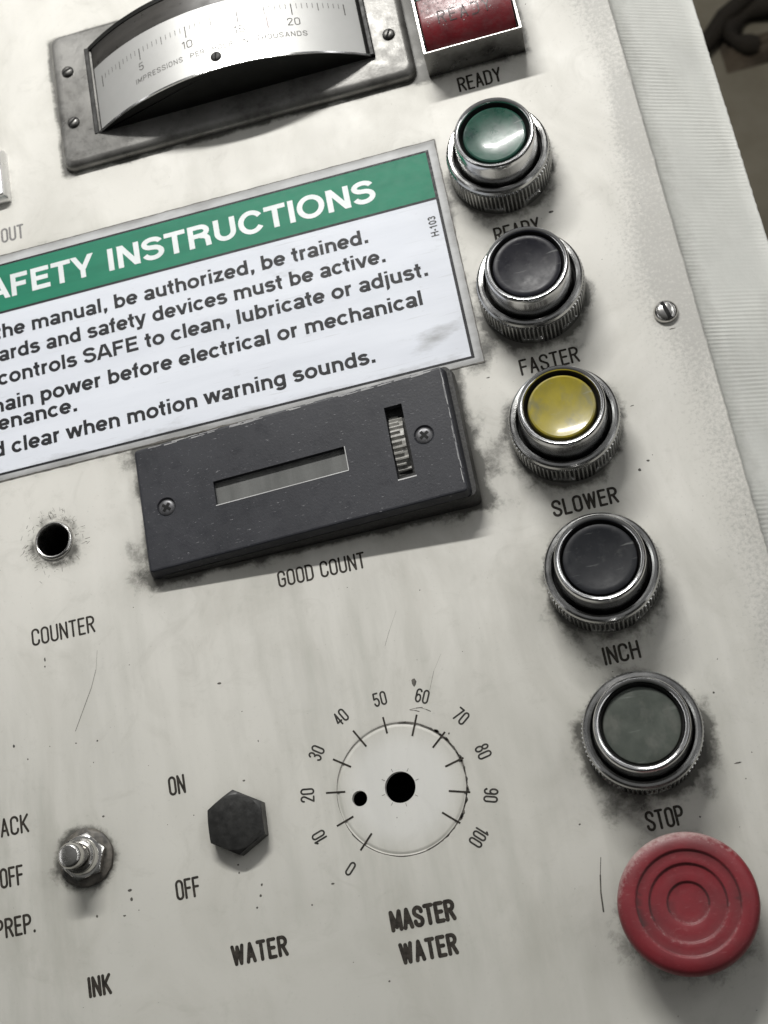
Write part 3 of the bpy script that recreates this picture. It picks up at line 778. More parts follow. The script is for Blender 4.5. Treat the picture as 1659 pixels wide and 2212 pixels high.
for k in range(11):
    a = math.radians(-134.8 + -26.45 * k) if False else math.radians(225.4 - 26.62 * k)
    a0 = [-134.9, -161.6, 171.8, 146.0, 119.6, 94.1, 67.1, 40.3, 13.9, -15.1, -41.6][k]
    a = math.radians(a0)
    ro = [2.77, 2.84, 2.93, 2.91, 2.93, 2.82, 2.85, 2.69, 2.63, 2.64, 2.61][k]
    ri = [2.01, 2.11, 2.17, 2.13, 2.11, 2.16, 2.01, 1.93, 1.86, 1.82, 1.81][k]
    mb = MB()
    p0 = (DIAL[0] + ri * math.cos(a), DIAL[1] + ri * math.sin(a)); p1 = (DIAL[0] + ro * math.cos(a), DIAL[1] + ro * math.sin(a))
    for q in ribbon([p0, p1], .075): mb.add([(v[0], v[1], .006) for v in q], [(0, 1, 2, 3)])
    mb.build('scale_mark', M['ink'], panel_root, smooth=0)
    an = math.radians([-133.9, -161.3, 172.5, 146.4, 120.1, 93.2, 66.1, 38.4, 12, -16.2, -43.1][k])
    rn = [3.53, 3.62, 3.66, 3.61, 3.66, 3.54, 3.59, 3.54, 3.41, 3.42, 3.46][k]
    txt = str(k * 10)
    wd = {1: .24, 2: .52, 3: .76}[len(txt)]
    if txt == '10': wd = .42
    if txt == '100': wd = .68
    h = .56
    cx, cy = DIAL[0] + rn * math.cos(an), DIAL[1] + rn * math.sin(an)
    ra = an - PI / 2
    bx = cx - math.cos(ra) * wd / 2 + math.sin(ra) * h / 2; by = cy - math.sin(ra) * wd / 2 - math.cos(ra) * h / 2
    mb = MB(); narrow_text(mb, txt, bx, bx + wd, by, h, .006, .125, ra, .24)
    mb.build('scale_number', M['inkthin'], panel_root, smooth=0)
# ------------------------------------------------------------------ ribbed side strip, floor and what lies on it
def build_strip():
    x0, x1 = 7.4, 11.92
    slope = .50
    vs = []; fs = []
    m = 9
    n = int((PY1 - PY0) / .045)
    for j in range(n + 1):
        y = PY0 + (PY1 - PY0) * j / n
        for i in range(m):
            x = x0 + (x1 - x0) * i / (m - 1)
            zz = -.36 - slope * (x - 8.1)
            amp = .0135 * (.55 + 1.3 * noise.noise((x * .6, y * .35, 2)))
            ph = y + .10 * noise.noise((x * .8, y * .5, 0))
            vs.append((x, y, zz + amp * math.sin(2 * PI * ph / .185)))
        e0 = .03 * noise.noise((y * .9, 3, 0)); e1 = .025 * noise.noise((y * 4, 8, 0))
        zz = -.36 - slope * (x1 - 8.1)
        vs += [(x1 + .04 + e1, y, zz + .015), (x1 + .10 + e0 + e1, y, zz - .03), (x1 + .12 + e0, y, zz - .16), (x1 + .10 + e0, y, zz - 3.0)]
    mm = m + 4
    for j in range(n):
        for i in range(mm - 1):
            fs.append((j * mm + i, j * mm + i + 1, (j + 1) * mm + i + 1, (j + 1) * mm + i))
    mb = MB(); mb.add(vs, fs)
    t = NT('ribbed_vinyl')
    c = t.mix(t.ramp(t.noise(20, 6, .6), .35, .65), (0.56, 0.565, 0.535), (0.48, 0.485, 0.46))
    c = t.mix(t.math('MULTIPLY', t.ramp(t.noise(45, 8, .7, t.mapped((1, .5, 1))), .48, .70), .35), c, (0.37, 0.37, 0.345))
    gd = t.ramp(t.math('ADD', t.attr('grime'), t.math('MULTIPLY', t.math('SUBTRACT', t.noise(230, 7, .7), .5), .9)), .25, .9)
    c = t.mix(t.math('MULTIPLY', gd, .62), c, (0.27, 0.27, 0.25))  # shadow beside the panel edge painted in with the seam dirt
    t.base(c); t.rough(.55); t.p.inputs['Specular IOR Level'].default_value = .35; t.bump(t.noise(420, 5, .65), .35)
    o = mb.build('ribbed_strip', t.m, None, smooth=60, loc=(9, 10, -1))
    at = o.data.attributes.new('grime', 'FLOAT', 'POINT')
    at.data.foreach_set('value', [math.exp(-max(0, v.co.x / S + 9 - 8.35) / (.38 + .25 * noise.noise((v.co.y / S * .4, 0, 3)))) for v in o.data.vertices])
    tag(o, 'pale ribbed sloping edging strip running along the right side of the panel', 'trim strip')
build_strip()
mb = MB(); mb.add([(-600, -600, -75), (600, -600, -75), (600, 600, -75), (-600, 600, -75)], [(0, 1, 2, 3)])
structure(mb.build('floor', M['floor'], None, smooth=0, loc=(0, 0, -75)))

def tube(mb, pts, r, n=14):
    vs = []; fs = []
    for i, p in enumerate(pts):
        a = Vector(pts[max(i - 1, 0)]); b = Vector(pts[min(i + 1, len(pts) - 1)]); t = (b - a).normalized()
        u = t.cross(Vector((0, 0, 1))); u = u.normalized() if u.length > 1e-4 else Vector((1, 0, 0)); v = u.cross(t)
        rr = r[i] if isinstance(r, list) else r
        for k in range(n):
            q = Vector(p) + (u * math.cos(2 * PI * k / n) + v * math.sin(2 * PI * k / n)) * rr
            vs.append(tuple(q))
    for i in range(len(pts) - 1):
        for k in range(n): fs.append((i * n + k, i * n + (k + 1) % n, (i + 1) * n + (k + 1) % n, (i + 1) * n + k))
    fs.append(tuple(range(n))[::-1]); fs.append(tuple((len(pts) - 1) * n + k for k in range(n)))
    mb.add(vs, fs)
mb = MB()
tube(mb, [(25.5, 73.0, -74.1), (27.2, 74.3, -74.0), (29.0, 76.2, -74.0), (31.5, 77.6, -74.0), (34.5, 78.2, -74.0), (40, 78.0, -74.0), (50, 80, -74.0)], .95)
tag(mb.build('rubber_hose', M['hose'], None, loc=(30, 76, -75)), 'thick black hose lying blurred on the floor beyond the strip', 'hose')
mb = MB()
tube(mb, [(32.5 + 3.4 * math.cos(a), 73.9 + 2.2 * math.sin(a), -74.2 + .25 * math.sin(2 * a)) for a in [math.radians(60 + 190 * i / 22) for i in range(23)]], [.9 + .25 * math.sin(i * .7) for i in range(23)])
tag(mb.build('pipe_elbow', M['hose'], None, loc=(32, 74, -75)), 'curved dark pipe end lying blurred on the floor in front of the hose', 'pipe')
mb = MB()
vs = []; fs = []
for i in range(15):
    for j in range(15):
        u = i / 7 - 1; v = j / 7 - 1; rr = math.hypot(u, v)
        vs.append((32.0 + 4.2 * u, 72.0 + 1.8 * v, -75 + .06 + max(0, 1 - rr * rr) * (1.3 + .9 * noise.noise((u * 3, v * 3, 0)))))
for i in range(14):
    for j in range(14): fs.append((i * 15 + j, (i + 1) * 15 + j, (i + 1) * 15 + j + 1, i * 15 + j + 1))
mb.add(vs, fs)
tag(mb.build('rag', M['rag'], None, loc=(32, 72, -75)), 'crumpled brown rag lying blurred on the floor in front of the dark pipe', 'rag')

# ------------------------------------------------------------------ safety sign
sign = thing('safety_sign', 'white safety instructions sticker with green header band and black text', 'sign', (-12, 16, 0))
SX0, SX1, SY0, SY1 = -29.5, -.74, 10.75, 21.69
mb = MB()
nx, ny = 110, 44
vs = []; fs = []
for j in range(ny + 1):
    for i in range(nx + 1):
        x = SX0 + (SX1 - SX0) * i / nx; y = SY0 + (SY1 - SY0) * j / ny
        vs.append((x, y, .022))
for j in range(ny):
    for i in range(nx): fs.append((j * (nx + 1) + i, j * (nx + 1) + i + 1, (j + 1) * (nx + 1) + i + 1, (j + 1) * (nx + 1) + i))
mb.add(vs, fs)
b0 = [(SX0, SY0), (SX1, SY0), (SX1, SY1), (SX0, SY1)]
mb.add([(x, y, .022) for x, y in b0] + [(x, y, .0005) for x, y in b0], [(0, 1, 5, 4), (1, 2, 6, 5), (2, 3, 7, 6), (3, 0, 4, 7)])
film = mb.build('film', M['film'], sign, smooth=0)
mb = MB()
nx, ny = 110, 40
ux0, ux1, uy0, uy1 = SX0 + .45, -1.16, 11.07, 21.2
vs = [(ux0 + (ux1 - ux0) * i / nx, uy0 + (uy1 - uy0) * j / ny, .0245) for j in range(ny + 1) for i in range(nx + 1)]
fs = [(j * (nx + 1) + i, j * (nx + 1) + i + 1, (j + 1) * (nx + 1) + i + 1, (j + 1) * (nx + 1) + i) for j in range(ny) for i in range(nx)]
mb.add(vs, fs); white = mb.build('print_area', M['print'], sign, smooth=0)
L = ROOTLOC[sign.name]
for ob in (film, white):
    at = ob.data.attributes.new('grime', 'FLOAT', 'POINT'); vals = []
    for v in ob.data.vertices:
        x = v.co.x / S + L[0]; y = v.co.y / S + L[1]
        e = min(SX1 - x, y - SY0, SY1 - y, x - SX0)
        g = .75 * fall(e, .22) + .18 * fall(e, 1.2)
        g += .70 * math.exp(-((x + 2.4) / 1.3) ** 2 - ((y - 12.4 - .2 * (x + 2.4)) / .5) ** 2) + .5 * math.exp(-((y - 11.05) / .35) ** 2) * (.5 + noise.noise((x * .6, y, 0)))
        g += .55 * max(0, noise.noise((x * .4, y * .9, 4)))
        vals.append(g)
    at.data.foreach_set('value', vals)
mb = MB()
def grubby(x0, y0, x1, y1, w):
    n = 160; l = math.hypot(x1 - x0, y1 - y0); nxx, nyy = -(y1 - y0) / l, (x1 - x0) / l
    rows = []
    for i in range(n + 1):
        u = i / n; x = x0 + (x1 - x0) * u; y = y0 + (y1 - y0) * u
        a = w * (.35 + .9 * abs(noise.noise((x * 1.7, y * 1.7, 3)))); b = w * (.2 + .9 * abs(noise.noise((x * 2.1, y * 2.1, 8))))
        rows += [(x + nxx * a, y + nyy * a, .0235), (x - nxx * b, y - nyy * b, .0235)]
    mb.add(rows, [(2 * i, 2 * i + 1, 2 * i + 3, 2 * i + 2) for i in range(n)])
grubby(SX1, SY0, SX1, SY1, .05); grubby(SX1, SY1, SX0, SY1, .045); grubby(SX1, SY0, SX0, SY0, .06)
mb.build('grimy_edge', M['gunk'], sign, smooth=0)
def flat(name, rects, mat, z, parent):
    mb = MB()
    for x0, x1, y0, y1 in rects: mb.add([(x0, y0, z), (x1, y0, z), (x1, y1, z), (x0, y1, z)], [(0, 1, 2, 3)])
    return mb.build(name, M[mat], parent, smooth=0)
bx1 = -1.10
flat('header_band', [(SX0 + .5, bx1 - .13, 18.86, 21.16)], 'sgreen', .028, sign)
flat('border_line', [(SX0 + .4, bx1, 21.161, 21.25), (SX0 + .4, bx1, 18.75, 18.859), (SX0 + .4, bx1, 11.02, 11.12), (bx1 - .129, bx1, 11.121, 18.749), (bx1 - .129, bx1, 18.861, 21.159), (SX0 + .4, SX0 + .5, 11.121, 21.159)], 'sblack', .034, sign)
hd = MB()
h = 1.12
nat = sans_width('INSTRUCTIONS') - SANS['I'][0] * .25 - .04
sx = (-3.78 + 16.09) / (nat * h)
xi = -16.09 - .08 * h * sx
ln = sans_text(hd, 'INSTRUCTIONS', xi, 19.44, h, sx, .036)
pre = 'SAFETY '
sans_text(hd, 'SAFETY', -16.77 - sans_width('SAFETY') * h * 1.058, 19.47, h, 1.058, .036)
hd.build('header_lettering', M['slet'], sign, smooth=0)
def body(prefix, anchor, xa, xb, y, hh=.71, part='text_line'):
    mb = MB()
    nat = sans_width(anchor) - .07 - .09
    sx = (xb - xa) / (nat * hh)
    x0 = xa - .07 * hh * sx
    sans_text(mb, anchor, x0, y, hh, sx, .029)
    sans_text(mb, prefix, x0 - sans_width(prefix) * hh * sx, y, hh, sx, .029)
    return mb.build(part, M['sblack'], sign, smooth=0)
body('Read the ', 'manual, be authorized, be trained.', -19.95, -4.50, 17.52)
body('Guards ', 'and safety devices must be active.', -19.36, -3.93, 16.40)
body('Lock controls ', 'SAFE to clean, lubricate or adjust.', -17.74, -2.28, 15.25)
body('Turn off main ', 'power before electrical or mechanical', -19.90, -2.74, 13.97)
body('main', 'tenance.', -22.28, -18.36, 13.11)
body('Stand ', 'clear when motion warning sounds.', -21.42, -5.20, 11.90)
mb = MB()
def turn(q, ox=-1.43, oy=16.98): return (ox - (q[1]), oy + q[0], q[2])
sans_text(mb, 'H-103', 0, 0, .34, .80, .029, 0.0, turn)
mb.build('code_lettering', M['sgrey'], sign, smooth=0)

# ------------------------------------------------------------------ push buttons
KN = 240
def bezel_mesh(rim):
    mb = MB()
    mb.lathe([(1.465, 2.80), (1.485, 2.865), (1.54, 2.905), (1.60, 2.915), (rim - .035, 2.885), (rim, 2.80), (rim + .005, 2.6), (rim + .035, 2.1), (rim + .085, 1.60), (rim + .10, 1.42), (rim + .06, 1.36), (1.50, 1.34)], 96)
    return mb
def neck_mesh():
    mb = MB(); mb.lathe([(1.49, 1.40), (1.47, 1.16), (1.66, 1.15), (1.82, 1.17), (1.845, 1.50), (1.86, 1.48)], 72); return mb
def collar_mesh(rot0):
    mb = MB()
    mb.lathe([(1.835, 1.46), (1.85, 1.58), (1.89, 1.66), (1.97, 1.70), (2.06, 1.69), (2.13, 1.63), (2.17, 1.52), (2.10, 1.46)], 120)
    n = KN
    prof = [(2.10, 1.46), (2.205, 1.40), (2.215, .60), (2.215, .42), (2.215, .39), (2.215, .14), (2.17, .0)]
    def rf(r, z, i, k):
        sect = ((i / KN * 8 + rot0) % 1.0) < .42
        tooth = (i % 3 != 0)
        if k == 0 or k == len(prof) - 1: return r
        if z > .41: return r if tooth else 2.085
        if sect: return 2.19
        return r if tooth else 2.085
    mb.lathe(prof, n, rfun=rf)
    return mb
def cap_mesh(kind):
    mb = MB()
    if kind == 'lens':
        mb.lathe([(1.325, 2.30), (1.32, 2.62), (1.285, 2.70), (1.22, 2.725), (1.12, 2.70), (.9, 2.645), (.6, 2.60), (.3, 2.58), (.02, 2.575)], 72, close=True)
    elif kind == 'wide':
        mb.lathe([(1.395, 2.30), (1.39, 2.60), (1.35, 2.70), (1.26, 2.735), (1.12, 2.715), (.9, 2.66), (.6, 2.62), (.3, 2.60), (.02, 2.595)], 72, close=True)
    else:
        mb.lathe([(1.405, 2.20), (1.40, 2.52), (1.36, 2.60), (1.28, 2.615), (.9, 2.60), (.5, 2.60), (.02, 2.60)], 72, close=True)
    return mb
def gasket_mesh():
    mb = MB(); mb.lathe([(1.475, 2.815), (1.455, 2.72), (1.44, 2.58), (1.40, 2.50), (1.26, 2.30)], 64); return mb
BT = [('capgreen', 'lens', 1.68, 'green push button with shiny dished cap in a chrome bezel, uppermost of its column', 1.0),
      ('capviolet', 'wide', 1.68, 'scuffed violet black push button in a chrome bezel above the word FASTER', 1.0),
      ('capyellow', 'lens', 1.68, 'yellow push button with a worn dished cap in a chrome bezel above the word SLOWER', 1.0),
      ('capblack', 'wide', 1.68, 'plain black push button in a chrome bezel above the word INCH', 1.0),
      ('capgrey', 'flat', 1.72, 'dull dark grey green push button in a chrome bezel above the word STOP', 0.97)]
first_parts = None
for i, (cm, kind, rim, lab, zs) in enumerate(BT):
    bx, by = BTN[i]
    t = thing('push_button', lab, 'push button', (bx, by, 0), 'round push buttons in the right column')
    if i == 0:
        col = collar_mesh(.62).build('collar', M['knurl'], t, local=True, smooth=28)
        bez = bezel_mesh(rim).build('bezel', M['chrome'], t, local=True)
        gas = gasket_mesh().build('gasket', M['rubber'], t, local=True)
        nck = neck_mesh().build('neck', M['rubber'], t, local=True)  # shade of the gap under the bezel put into its black colour
        first_parts = (col, bez, gas, nck)
    else:
        for p in first_parts:
            c = p.copy(); COL.objects.link(c); c.parent = t
            if p is first_parts[0]: c.rotation_euler = (0, 0, [0, .12, .85, .1, .35][i])
            if i == 4 and p is first_parts[1]: c.scale = (1.02, 1.02, 1.0)
    cp = cap_mesh(kind).build('cap', M[cm], t, local=True)
    if i == 4:
        t.scale = (1, 1, .94)

# ------------------------------------------------------------------ mushroom stop button
t = thing('mushroom_button', 'large faded red mushroom stop button with ringed top and dusty rim', 'stop button', (MUSH[0], MUSH[1], 0))
mb = MB()
prof = [(1.5, .85), (2.05, .95), (2.30, 1.10), (2.41, 1.32), (2.43, 1.55), (2.41, 1.76), (2.34, 1.92), (2.20, 2.02), (2.0, 2.055), (1.84, 2.06), (1.80, 2.05), (1.765, 1.985),
        (1.72, 1.975), (1.5, 1.985), (1.37, 1.985), (1.335, 1.975), (1.30, 1.91), (1.26, 1.90), (1.0, 1.905), (.76, 1.905), (.725, 1.895), (.69, 1.835), (.65, 1.825), (.4, 1.825), (.02, 1.825)]
mb.lathe(prof, 120, MUSH[0], MUSH[1], close=True)
def dusty_red():
    t_ = NT('dusty_red_plastic')
    c = t_.mix(t_.ramp(t_.noise(70, 6, .6), .35, .65), (0.180, 0.0135, 0.020), (0.135, 0.0125, 0.018))
    c = t_.mix(t_.ramp(t_.noise(28, 5, .6), .50, .70), c, (0.135, 0.030, 0.033))
    sp = t_.ramp(t_.noise(700, 5, .65, t_.mapped((.5, 1.5, 1), .25)), .60, .74)
    c = t_.mix(t_.math('MULTIPLY', sp, .30), c, (0.34, 0.16, 0.16))
    dl = t_.attr('dust')
    dn = t_.noise(650, 8, .75)
    k = t_.ramp(t_.math('ADD', t_.math('MULTIPLY', dl, .60), t_.math('MULTIPLY', t_.math('SUBTRACT', dn, .5), 1.2)), .25, .75)
    c = t_.mix(t_.math('MULTIPLY', k, .75), c, (0.46, 0.38, 0.36))
    gr = t_.math('MULTIPLY', t_.attr('groove'), t_.ramp(t_.noise(120, 6, .7), .3, .6, .35, .9))  # ring steps darkened: dirt plus painted shade, strongest on the upper side
    c = t_.mix(gr, c, (0.035, 0.012, 0.012))
    sf = t_.ramp(t_.noise(260, 4, .6, t_.mapped((.25, 2.0, 1), .4)), .62, .72)
    c = t_.mix(t_.math('MULTIPLY', sf, .35), c, (0.09, 0.010, 0.013))
    t_.base(c); t_.rough(t_.ramp(dn, .3, .7, .38, .62)); t_.bump(t_.noise(420, 7, .7), .38)
    return t_.m
o = mb.build('button_head', dusty_red(), t, smooth=50)
o.data.attributes.new('dust', 'FLOAT', 'POINT'); o.data.attributes.new('groove', 'FLOAT', 'POINT'); vals = []; gvals = []
for v in o.data.vertices:
    x, y = v.co.x / S, v.co.y / S; r = math.hypot(x, y); z = v.co.z / S
    g = 0
    if r > 2.1: g = max(0, (y * .92 - x * .2) / 2.4) ** .8 * (1.15 if r > 2.3 else .6) if (y * .92 - x * .2) > 0 else 0
    for rr in (1.78, 1.32, .70):
        if abs(r - rr) < .055 and y < -.15 * r: g = max(g, .42)  # light on the lower ring edges painted in with the dust
    vals.append(g); gvals.append(1.0 if min(abs(r - 1.75), abs(r - 1.31), abs(r - .70)) < .03 and y > -.3 * r else (.35 if min(abs(r - 1.75), abs(r - 1.31), abs(r - .70)) < .05 else 0))
o.data.attributes['dust'].data.foreach_set('value', vals); o.data.attributes['groove'].data.foreach_set('value', gvals)
mb = MB(); mb.lathe([(2.0, 0), (2.0, .25), (1.85, .3), (1.45, .3), (1.45, .9)], 64, MUSH[0], MUSH[1])
mb.build('stem', M['gunk'], t)

# ------------------------------------------------------------------ small screws
def screw(parent, name, x, y, z0, r, h, mat, ang=None, cross=None, dome=.6, slotw=.16):
    """round head; a slot or a cross lies on it as dark strips painting the recess shade"""
    mb = MB(); n = 40
    prof = [(r * .97, z0), (r, z0 + h * .25), (r * .93, z0 + h * .55), (r * .75, z0 + h * .82), (r * .45, z0 + h * .96), (.01, z0 + h)]
    mb.lathe(prof, n, x, y, close=True)
    o = mb.build(name, mat, parent)
    sl = MB()
    angs = [ang] if cross is None else [cross, cross + PI / 2]
    L = r * (.95 if cross is None else .58); w = r * slotw
    polys = []
    for a in angs:
        polys += ribbon([(x - L * math.cos(a), y - L * math.sin(a)), (x + L * math.cos(a), y + L * math.sin(a))], w * 2)
    vs, fs = union(polys)
    def topz(px, py):
        q = math.hypot(px - x, py - y); pr = prof[::-1]
        for (ra, za), (rb, zb) in zip(pr, pr[1:]):
            if ra <= q <= rb: return za + (zb - za) * (q - ra) / (rb - ra) + .012
        return (z0 + h if q < pr[0][0] else z0 + h * .5) + .012
    # subdivide along the slot so it follows the dome
    for pa in angs:
        k = 10
        for i in range(k):
            a0 = -L + 2 * L * i / k; a1 = -L + 2 * L * (i + 1) / k
            if cross is not None and pa is angs[1] and abs((a0 + a1) / 2) < w: continue
            q = [(a0, -w), (a1, -w), (a1, w), (a0, w)]
            P = [(x + u * math.cos(pa) - v * math.sin(pa), y + u * math.sin(pa) + v * math.cos(pa)) for u, v in q]
            zz = [topz(*p) for p in P]
            sl.add([(p[0], p[1], z) for p, z in zip(P, zz)] , [(0, 1, 2, 3)])
    sl.build('slot' if cross is None else 'cross_recess', M['dark'], o, smooth=0)  # dark strips on the head, painting the shade of a recess
    return o
t = thing('panel_screw', 'slotted round head steel screw near the right edge of the panel', 'screw', (6.85, 10.92, 0))
screw(t, 'screw_head', 6.85, 10.92, 0, .50, .34, M['steel'], math.radians(103))

# ------------------------------------------------------------------ speed meter
meter = thing('speed_meter', 'curved silver meter scale in a black hood on a grey flange, top left', 'meter', (-9.2, 28.6, 0))
FX0, FX1, FY0, FY1 = -17.5, -.82, 24.98, 32.4
def rrect(x0, x1, y0, y1, r, n=6):
    out = []
    for cx, cy, a in ((x1 - r, y1 - r, 0), (x0 + r, y1 - r, 90), (x0 + r, y0 + r, 180), (x1 - r, y0 + r, 270)):
        out += [(cx + r * math.cos(math.radians(a + 90 * i / n)), cy + r * math.sin(math.radians(a + 90 * i / n))) for i in range(n + 1)]
    return out
def slab(mb, outline_fn, steps):
    rows = [[(x, y, z) for x, y in outline_fn(ins)] for ins, z in steps]
    n = len(rows[0]); b = [v for r in rows for v in r]
    fs = []
    for k in range(len(rows) - 1):
        for i in range(n): fs.append((k * n + i, k * n + (i + 1) % n, (k + 1) * n + (i + 1) % n, (k + 1) * n + i))
    fs.append(tuple((len(rows) - 1) * n + i for i in range(n)))
    mb.add(b, fs)
mb = MB()
slab(mb, lambda k: rrect(FX0 + k, FX1 - k, FY0 + k, FY1 - k, max(.5 - k * .5, .12)), [(0, 0), (.0, .18), (.05, .34), (.16, .45), (.30, .50)])
mb.build('flange', M['flange'], meter, smooth=60)
CX, CZ, CR = -8.99, -8.457, 11.087
HY0, HY1 = 26.33, 31.15
A0 = math.asin((-15.70 - CX) / CR); A1 = math.asin((-2.55 - CX) / CR)
def on_cyl(a, y, dr=0.0): return (CX + (CR + dr) * math.sin(a), y, CZ + (CR + dr) * math.cos(a))
def cyl_patch(mb, a0, a1, y0, y1, dr, n=60, m=1):
    vs = []; fs = []
    for i in range(n + 1):
        for j in range(m + 1): vs.append(on_cyl(a0 + (a1 - a0) * i / n, y0 + (y1 - y0) * j / m, dr))
    for i in range(n):
        for j in range(m): fs.append((i * (m + 1) + j, (i + 1) * (m + 1) + j, (i + 1) * (m + 1) + j + 1, i * (m + 1) + j + 1))
    mb.add(vs, fs)
# black hood: D-shaped body under the scale
mb = MB(); n = 60
vs = []
for y in (HY0 + .03, HY1):
    for i in range(n + 1):
        x, yy, z = on_cyl(A0 + (A1 - A0) * i / n, y, -.03); vs.append((x, y, z))
    vs += [(CX + (CR) * math.sin(A1), y, .45), (CX + (CR) * math.sin(A0), y, .45)]
k = n + 3
fs = [tuple(range(k)), tuple(range(k, 2 * k))[::-1]] + [(i, (i + 1) % k, k + (i + 1) % k, k + i) for i in range(k)]
mb.add(vs, fs); mb.build('hood', M['hood'], meter, smooth=30)
mb = MB(); cyl_patch(mb, A0 + .035, A1 - .03, HY0 + .09, 29.78, .01, 70, 3); scale_o = mb.build('scale_plate', M['face'], meter, smooth=60)
mb = MB(); cyl_patch(mb, A0 + .035, A1 - .03, 29.79, HY1 - .22, .012, 70, 2); mb.build('window_band', M['band'], meter, smooth=60)
# rims of the hood: front lip, rear lip, both ends
mb = MB()
def lip(mb, y0, y1, dr):
    n = 70; vs = []; fs = []
    for i in range(n + 1):
        a = A0 + (A1 - A0) * i / n
        vs += [on_cyl(a, y0, -.02), on_cyl(a, y0, dr), on_cyl(a, y1, dr), on_cyl(a, y1, -.02)]
    for i in range(n):
        for q in range(3): fs.append((i * 4 + q, i * 4 + q + 1, i * 4 + 5 + q, i * 4 + 4 + q))
    mb.add(vs, fs)
lip(mb, HY0, HY0 + .085, .045)
mb.build('front_lip', M['chrome'], meter, smooth=40)
mb = MB()
lip(mb, HY1 - .215, HY1 + .02, .05)
mb.build('rear_lip', M['hood'], meter, smooth=40)
for a, s2 in ((A0, 1), (A1, -1)):
    mb = MB()
    x, y, z = on_cyl(a, 0); mb.box(min(x - .10 * s2, x + .14 * s2), max(x - .10 * s2, x + .14 * s2), HY0 + .0, HY1, .42, z + .16)
    mb.build('hood_end', M['hood'], meter, bevel=.05)
bend = lambda q: on_cyl(math.asin(max(-.99, min(.99, (q[0] - CX) / CR))), q[1], q[2])
V0 = math.radians(5.26); DV = math.radians(12.62) / 5
mk = MB()
for k in range(-2, 51):
    v = k * .5
    a = V0 + (v - 15) * DV
    if v % 5 == 0: l, w = .62, .045
    elif v % 2.5 == 0: l, w = .42, .034
    else: l, w = .28, .024
    if v < 0: continue
    x = CX + CR * math.sin(a)
    mk.add([bend((x - w / 2, 29.08 - l, .016)), bend((x + w / 2, 29.08 - l, .016)), bend((x + w / 2, 29.08, .016)), bend((x - w / 2, 29.08, .016))], [(0, 1, 2, 3)])
mk.build('scale_marks', M['scaleink'], scale_o, smooth=0)
for v, wd in ((5, .26), (10, .50), (15, .50), (20, .56)):
    a = V0 + (v - 15) * DV; x = CX + CR * math.sin(a)
    mb = MB(); narrow_text(mb, str(v), x - wd / 2, x + wd / 2, 27.90, .40, .016, .10, 0, .22, bend)
    mb.build('scale_number', M['scaleink'], scale_o, smooth=0)
mb = MB(); narrow_text(mb, 'IMPRESSIONS  PER  HOUR  IN  THOUSANDS', -13.15, -5.10, 27.30, .27, .016, .11, 0, .26, bend)
mb.build('scale_lettering', M['scaleink'], scale_o, smooth=0)
mb = MB(); x = CX + CR * math.sin(V0 + 2.6 * DV)
mb.add([bend((x - .03, 27.9, .018)), bend((x + .05, 27.9, .018)), bend((x + .02, 28.65, .018)), bend((x - .02, 28.65, .018))], [(0, 1, 2, 3)])
mb.build('pointer', worn('faded_pointer', (0.38, 0.33, 0.33), (0.42, 0.37, 0.37)), scale_o, smooth=0)
screw(meter, 'adjusting_screw', -9.2, 26.98, 2.60, .25, .12, M['rubber'], math.radians(80), slotw=.13)
for (x, y, a) in ((-16.70, 30.12, 20), (-16.72, 27.28, 35), (-1.67, 27.30, 60), (-1.68, 30.1, 10)):
    screw(meter, 'screw', x, y, .49, .29, .16, M['darksteel'], math.radians(a))

# ------------------------------------------------------------------ READY indicator
ind = thing('indicator_lamp', 'chrome boxed indicator lamp with dusty red and green lenses at top of the panel', 'indicator', (1.9, 27.8, 0))
IX0, IX1, IY0, IY1, IH = -.33, 4.06, 24.87, 31.6, 1.73
mb = MB()
tt = .13
o_ = [(IX0, IY0), (IX1, IY0), (IX1, IY1), (IX0, IY1)]
i_ = [(IX0 + tt, IY0 + .05), (IX1 - tt, IY0 + .05), (IX1 - tt, IY1 - tt), (IX0 + tt, IY1 - tt)]
rows = [[(x, y, .0) for x, y in o_], [(x, y, IH) for x, y in o_], [(x, y, IH) for x, y in i_], [(x, y, .9) for x, y in i_]]
vs = [v for r in rows for v in r]; fs = []
for k in range(3):
    for i in range(4): fs.append((k * 4 + i, k * 4 + (i + 1) % 4, k * 4 + 4 + (i + 1) % 4, k * 4 + 4 + i))
mb.add(vs, fs); mb.build('housing', M['dullchrome'], ind, bevel=.018, smooth=30)
mb = MB(); mb.box(IX0 + tt + .005, IX1 - tt - .005, IY0 + .055, IY1 - tt - .005, .3, .93); mb.build('lamp_tray', M['hood'], ind)
def lens(y0, y1, mat, flipped=False):
    mb = MB(); n = 18; rows = []
    for i in range(n + 1):
        u = i / n
        y = y0 + (y1 - y0) * u
        prof = (1 - (1 - min(u / .62, 1)) ** 2.2) if not flipped else (1 - (1 - min((1 - u) / .62, 1)) ** 2.2)
        rows.append((y, 1.05 + .95 * prof))
    x0, x1 = IX0 + .17, IX1 - .17
    vs = []; fs = []
    for y, z in rows: vs += [(x0, y, .95), (x0 + .03, y, z - .03), (x0 + .09, y, z), (x1 - .09, y, z), (x1 - .03, y, z - .03), (x1, y, .95)]
    for i in range(n):
        for q in range(5): fs.append((i * 6 + q, i * 6 + q + 1, i * 6 + 7 + q, i * 6 + 6 + q))
    fs.append(tuple(range(6))); fs.append(tuple(n * 6 + q for q in range(6))[::-1])
    mb.add(vs, fs)
    return mb.build('lens', M[mat], ind, smooth=50), rows
lr, rows = lens(24.95, 27.42, 'lensred')
lr['label'] = 'dusty red lens engraved READY'
lg, _ = lens(27.46, 31.3, 'lensgreen', True)
lg['label'] = 'dark green lens'
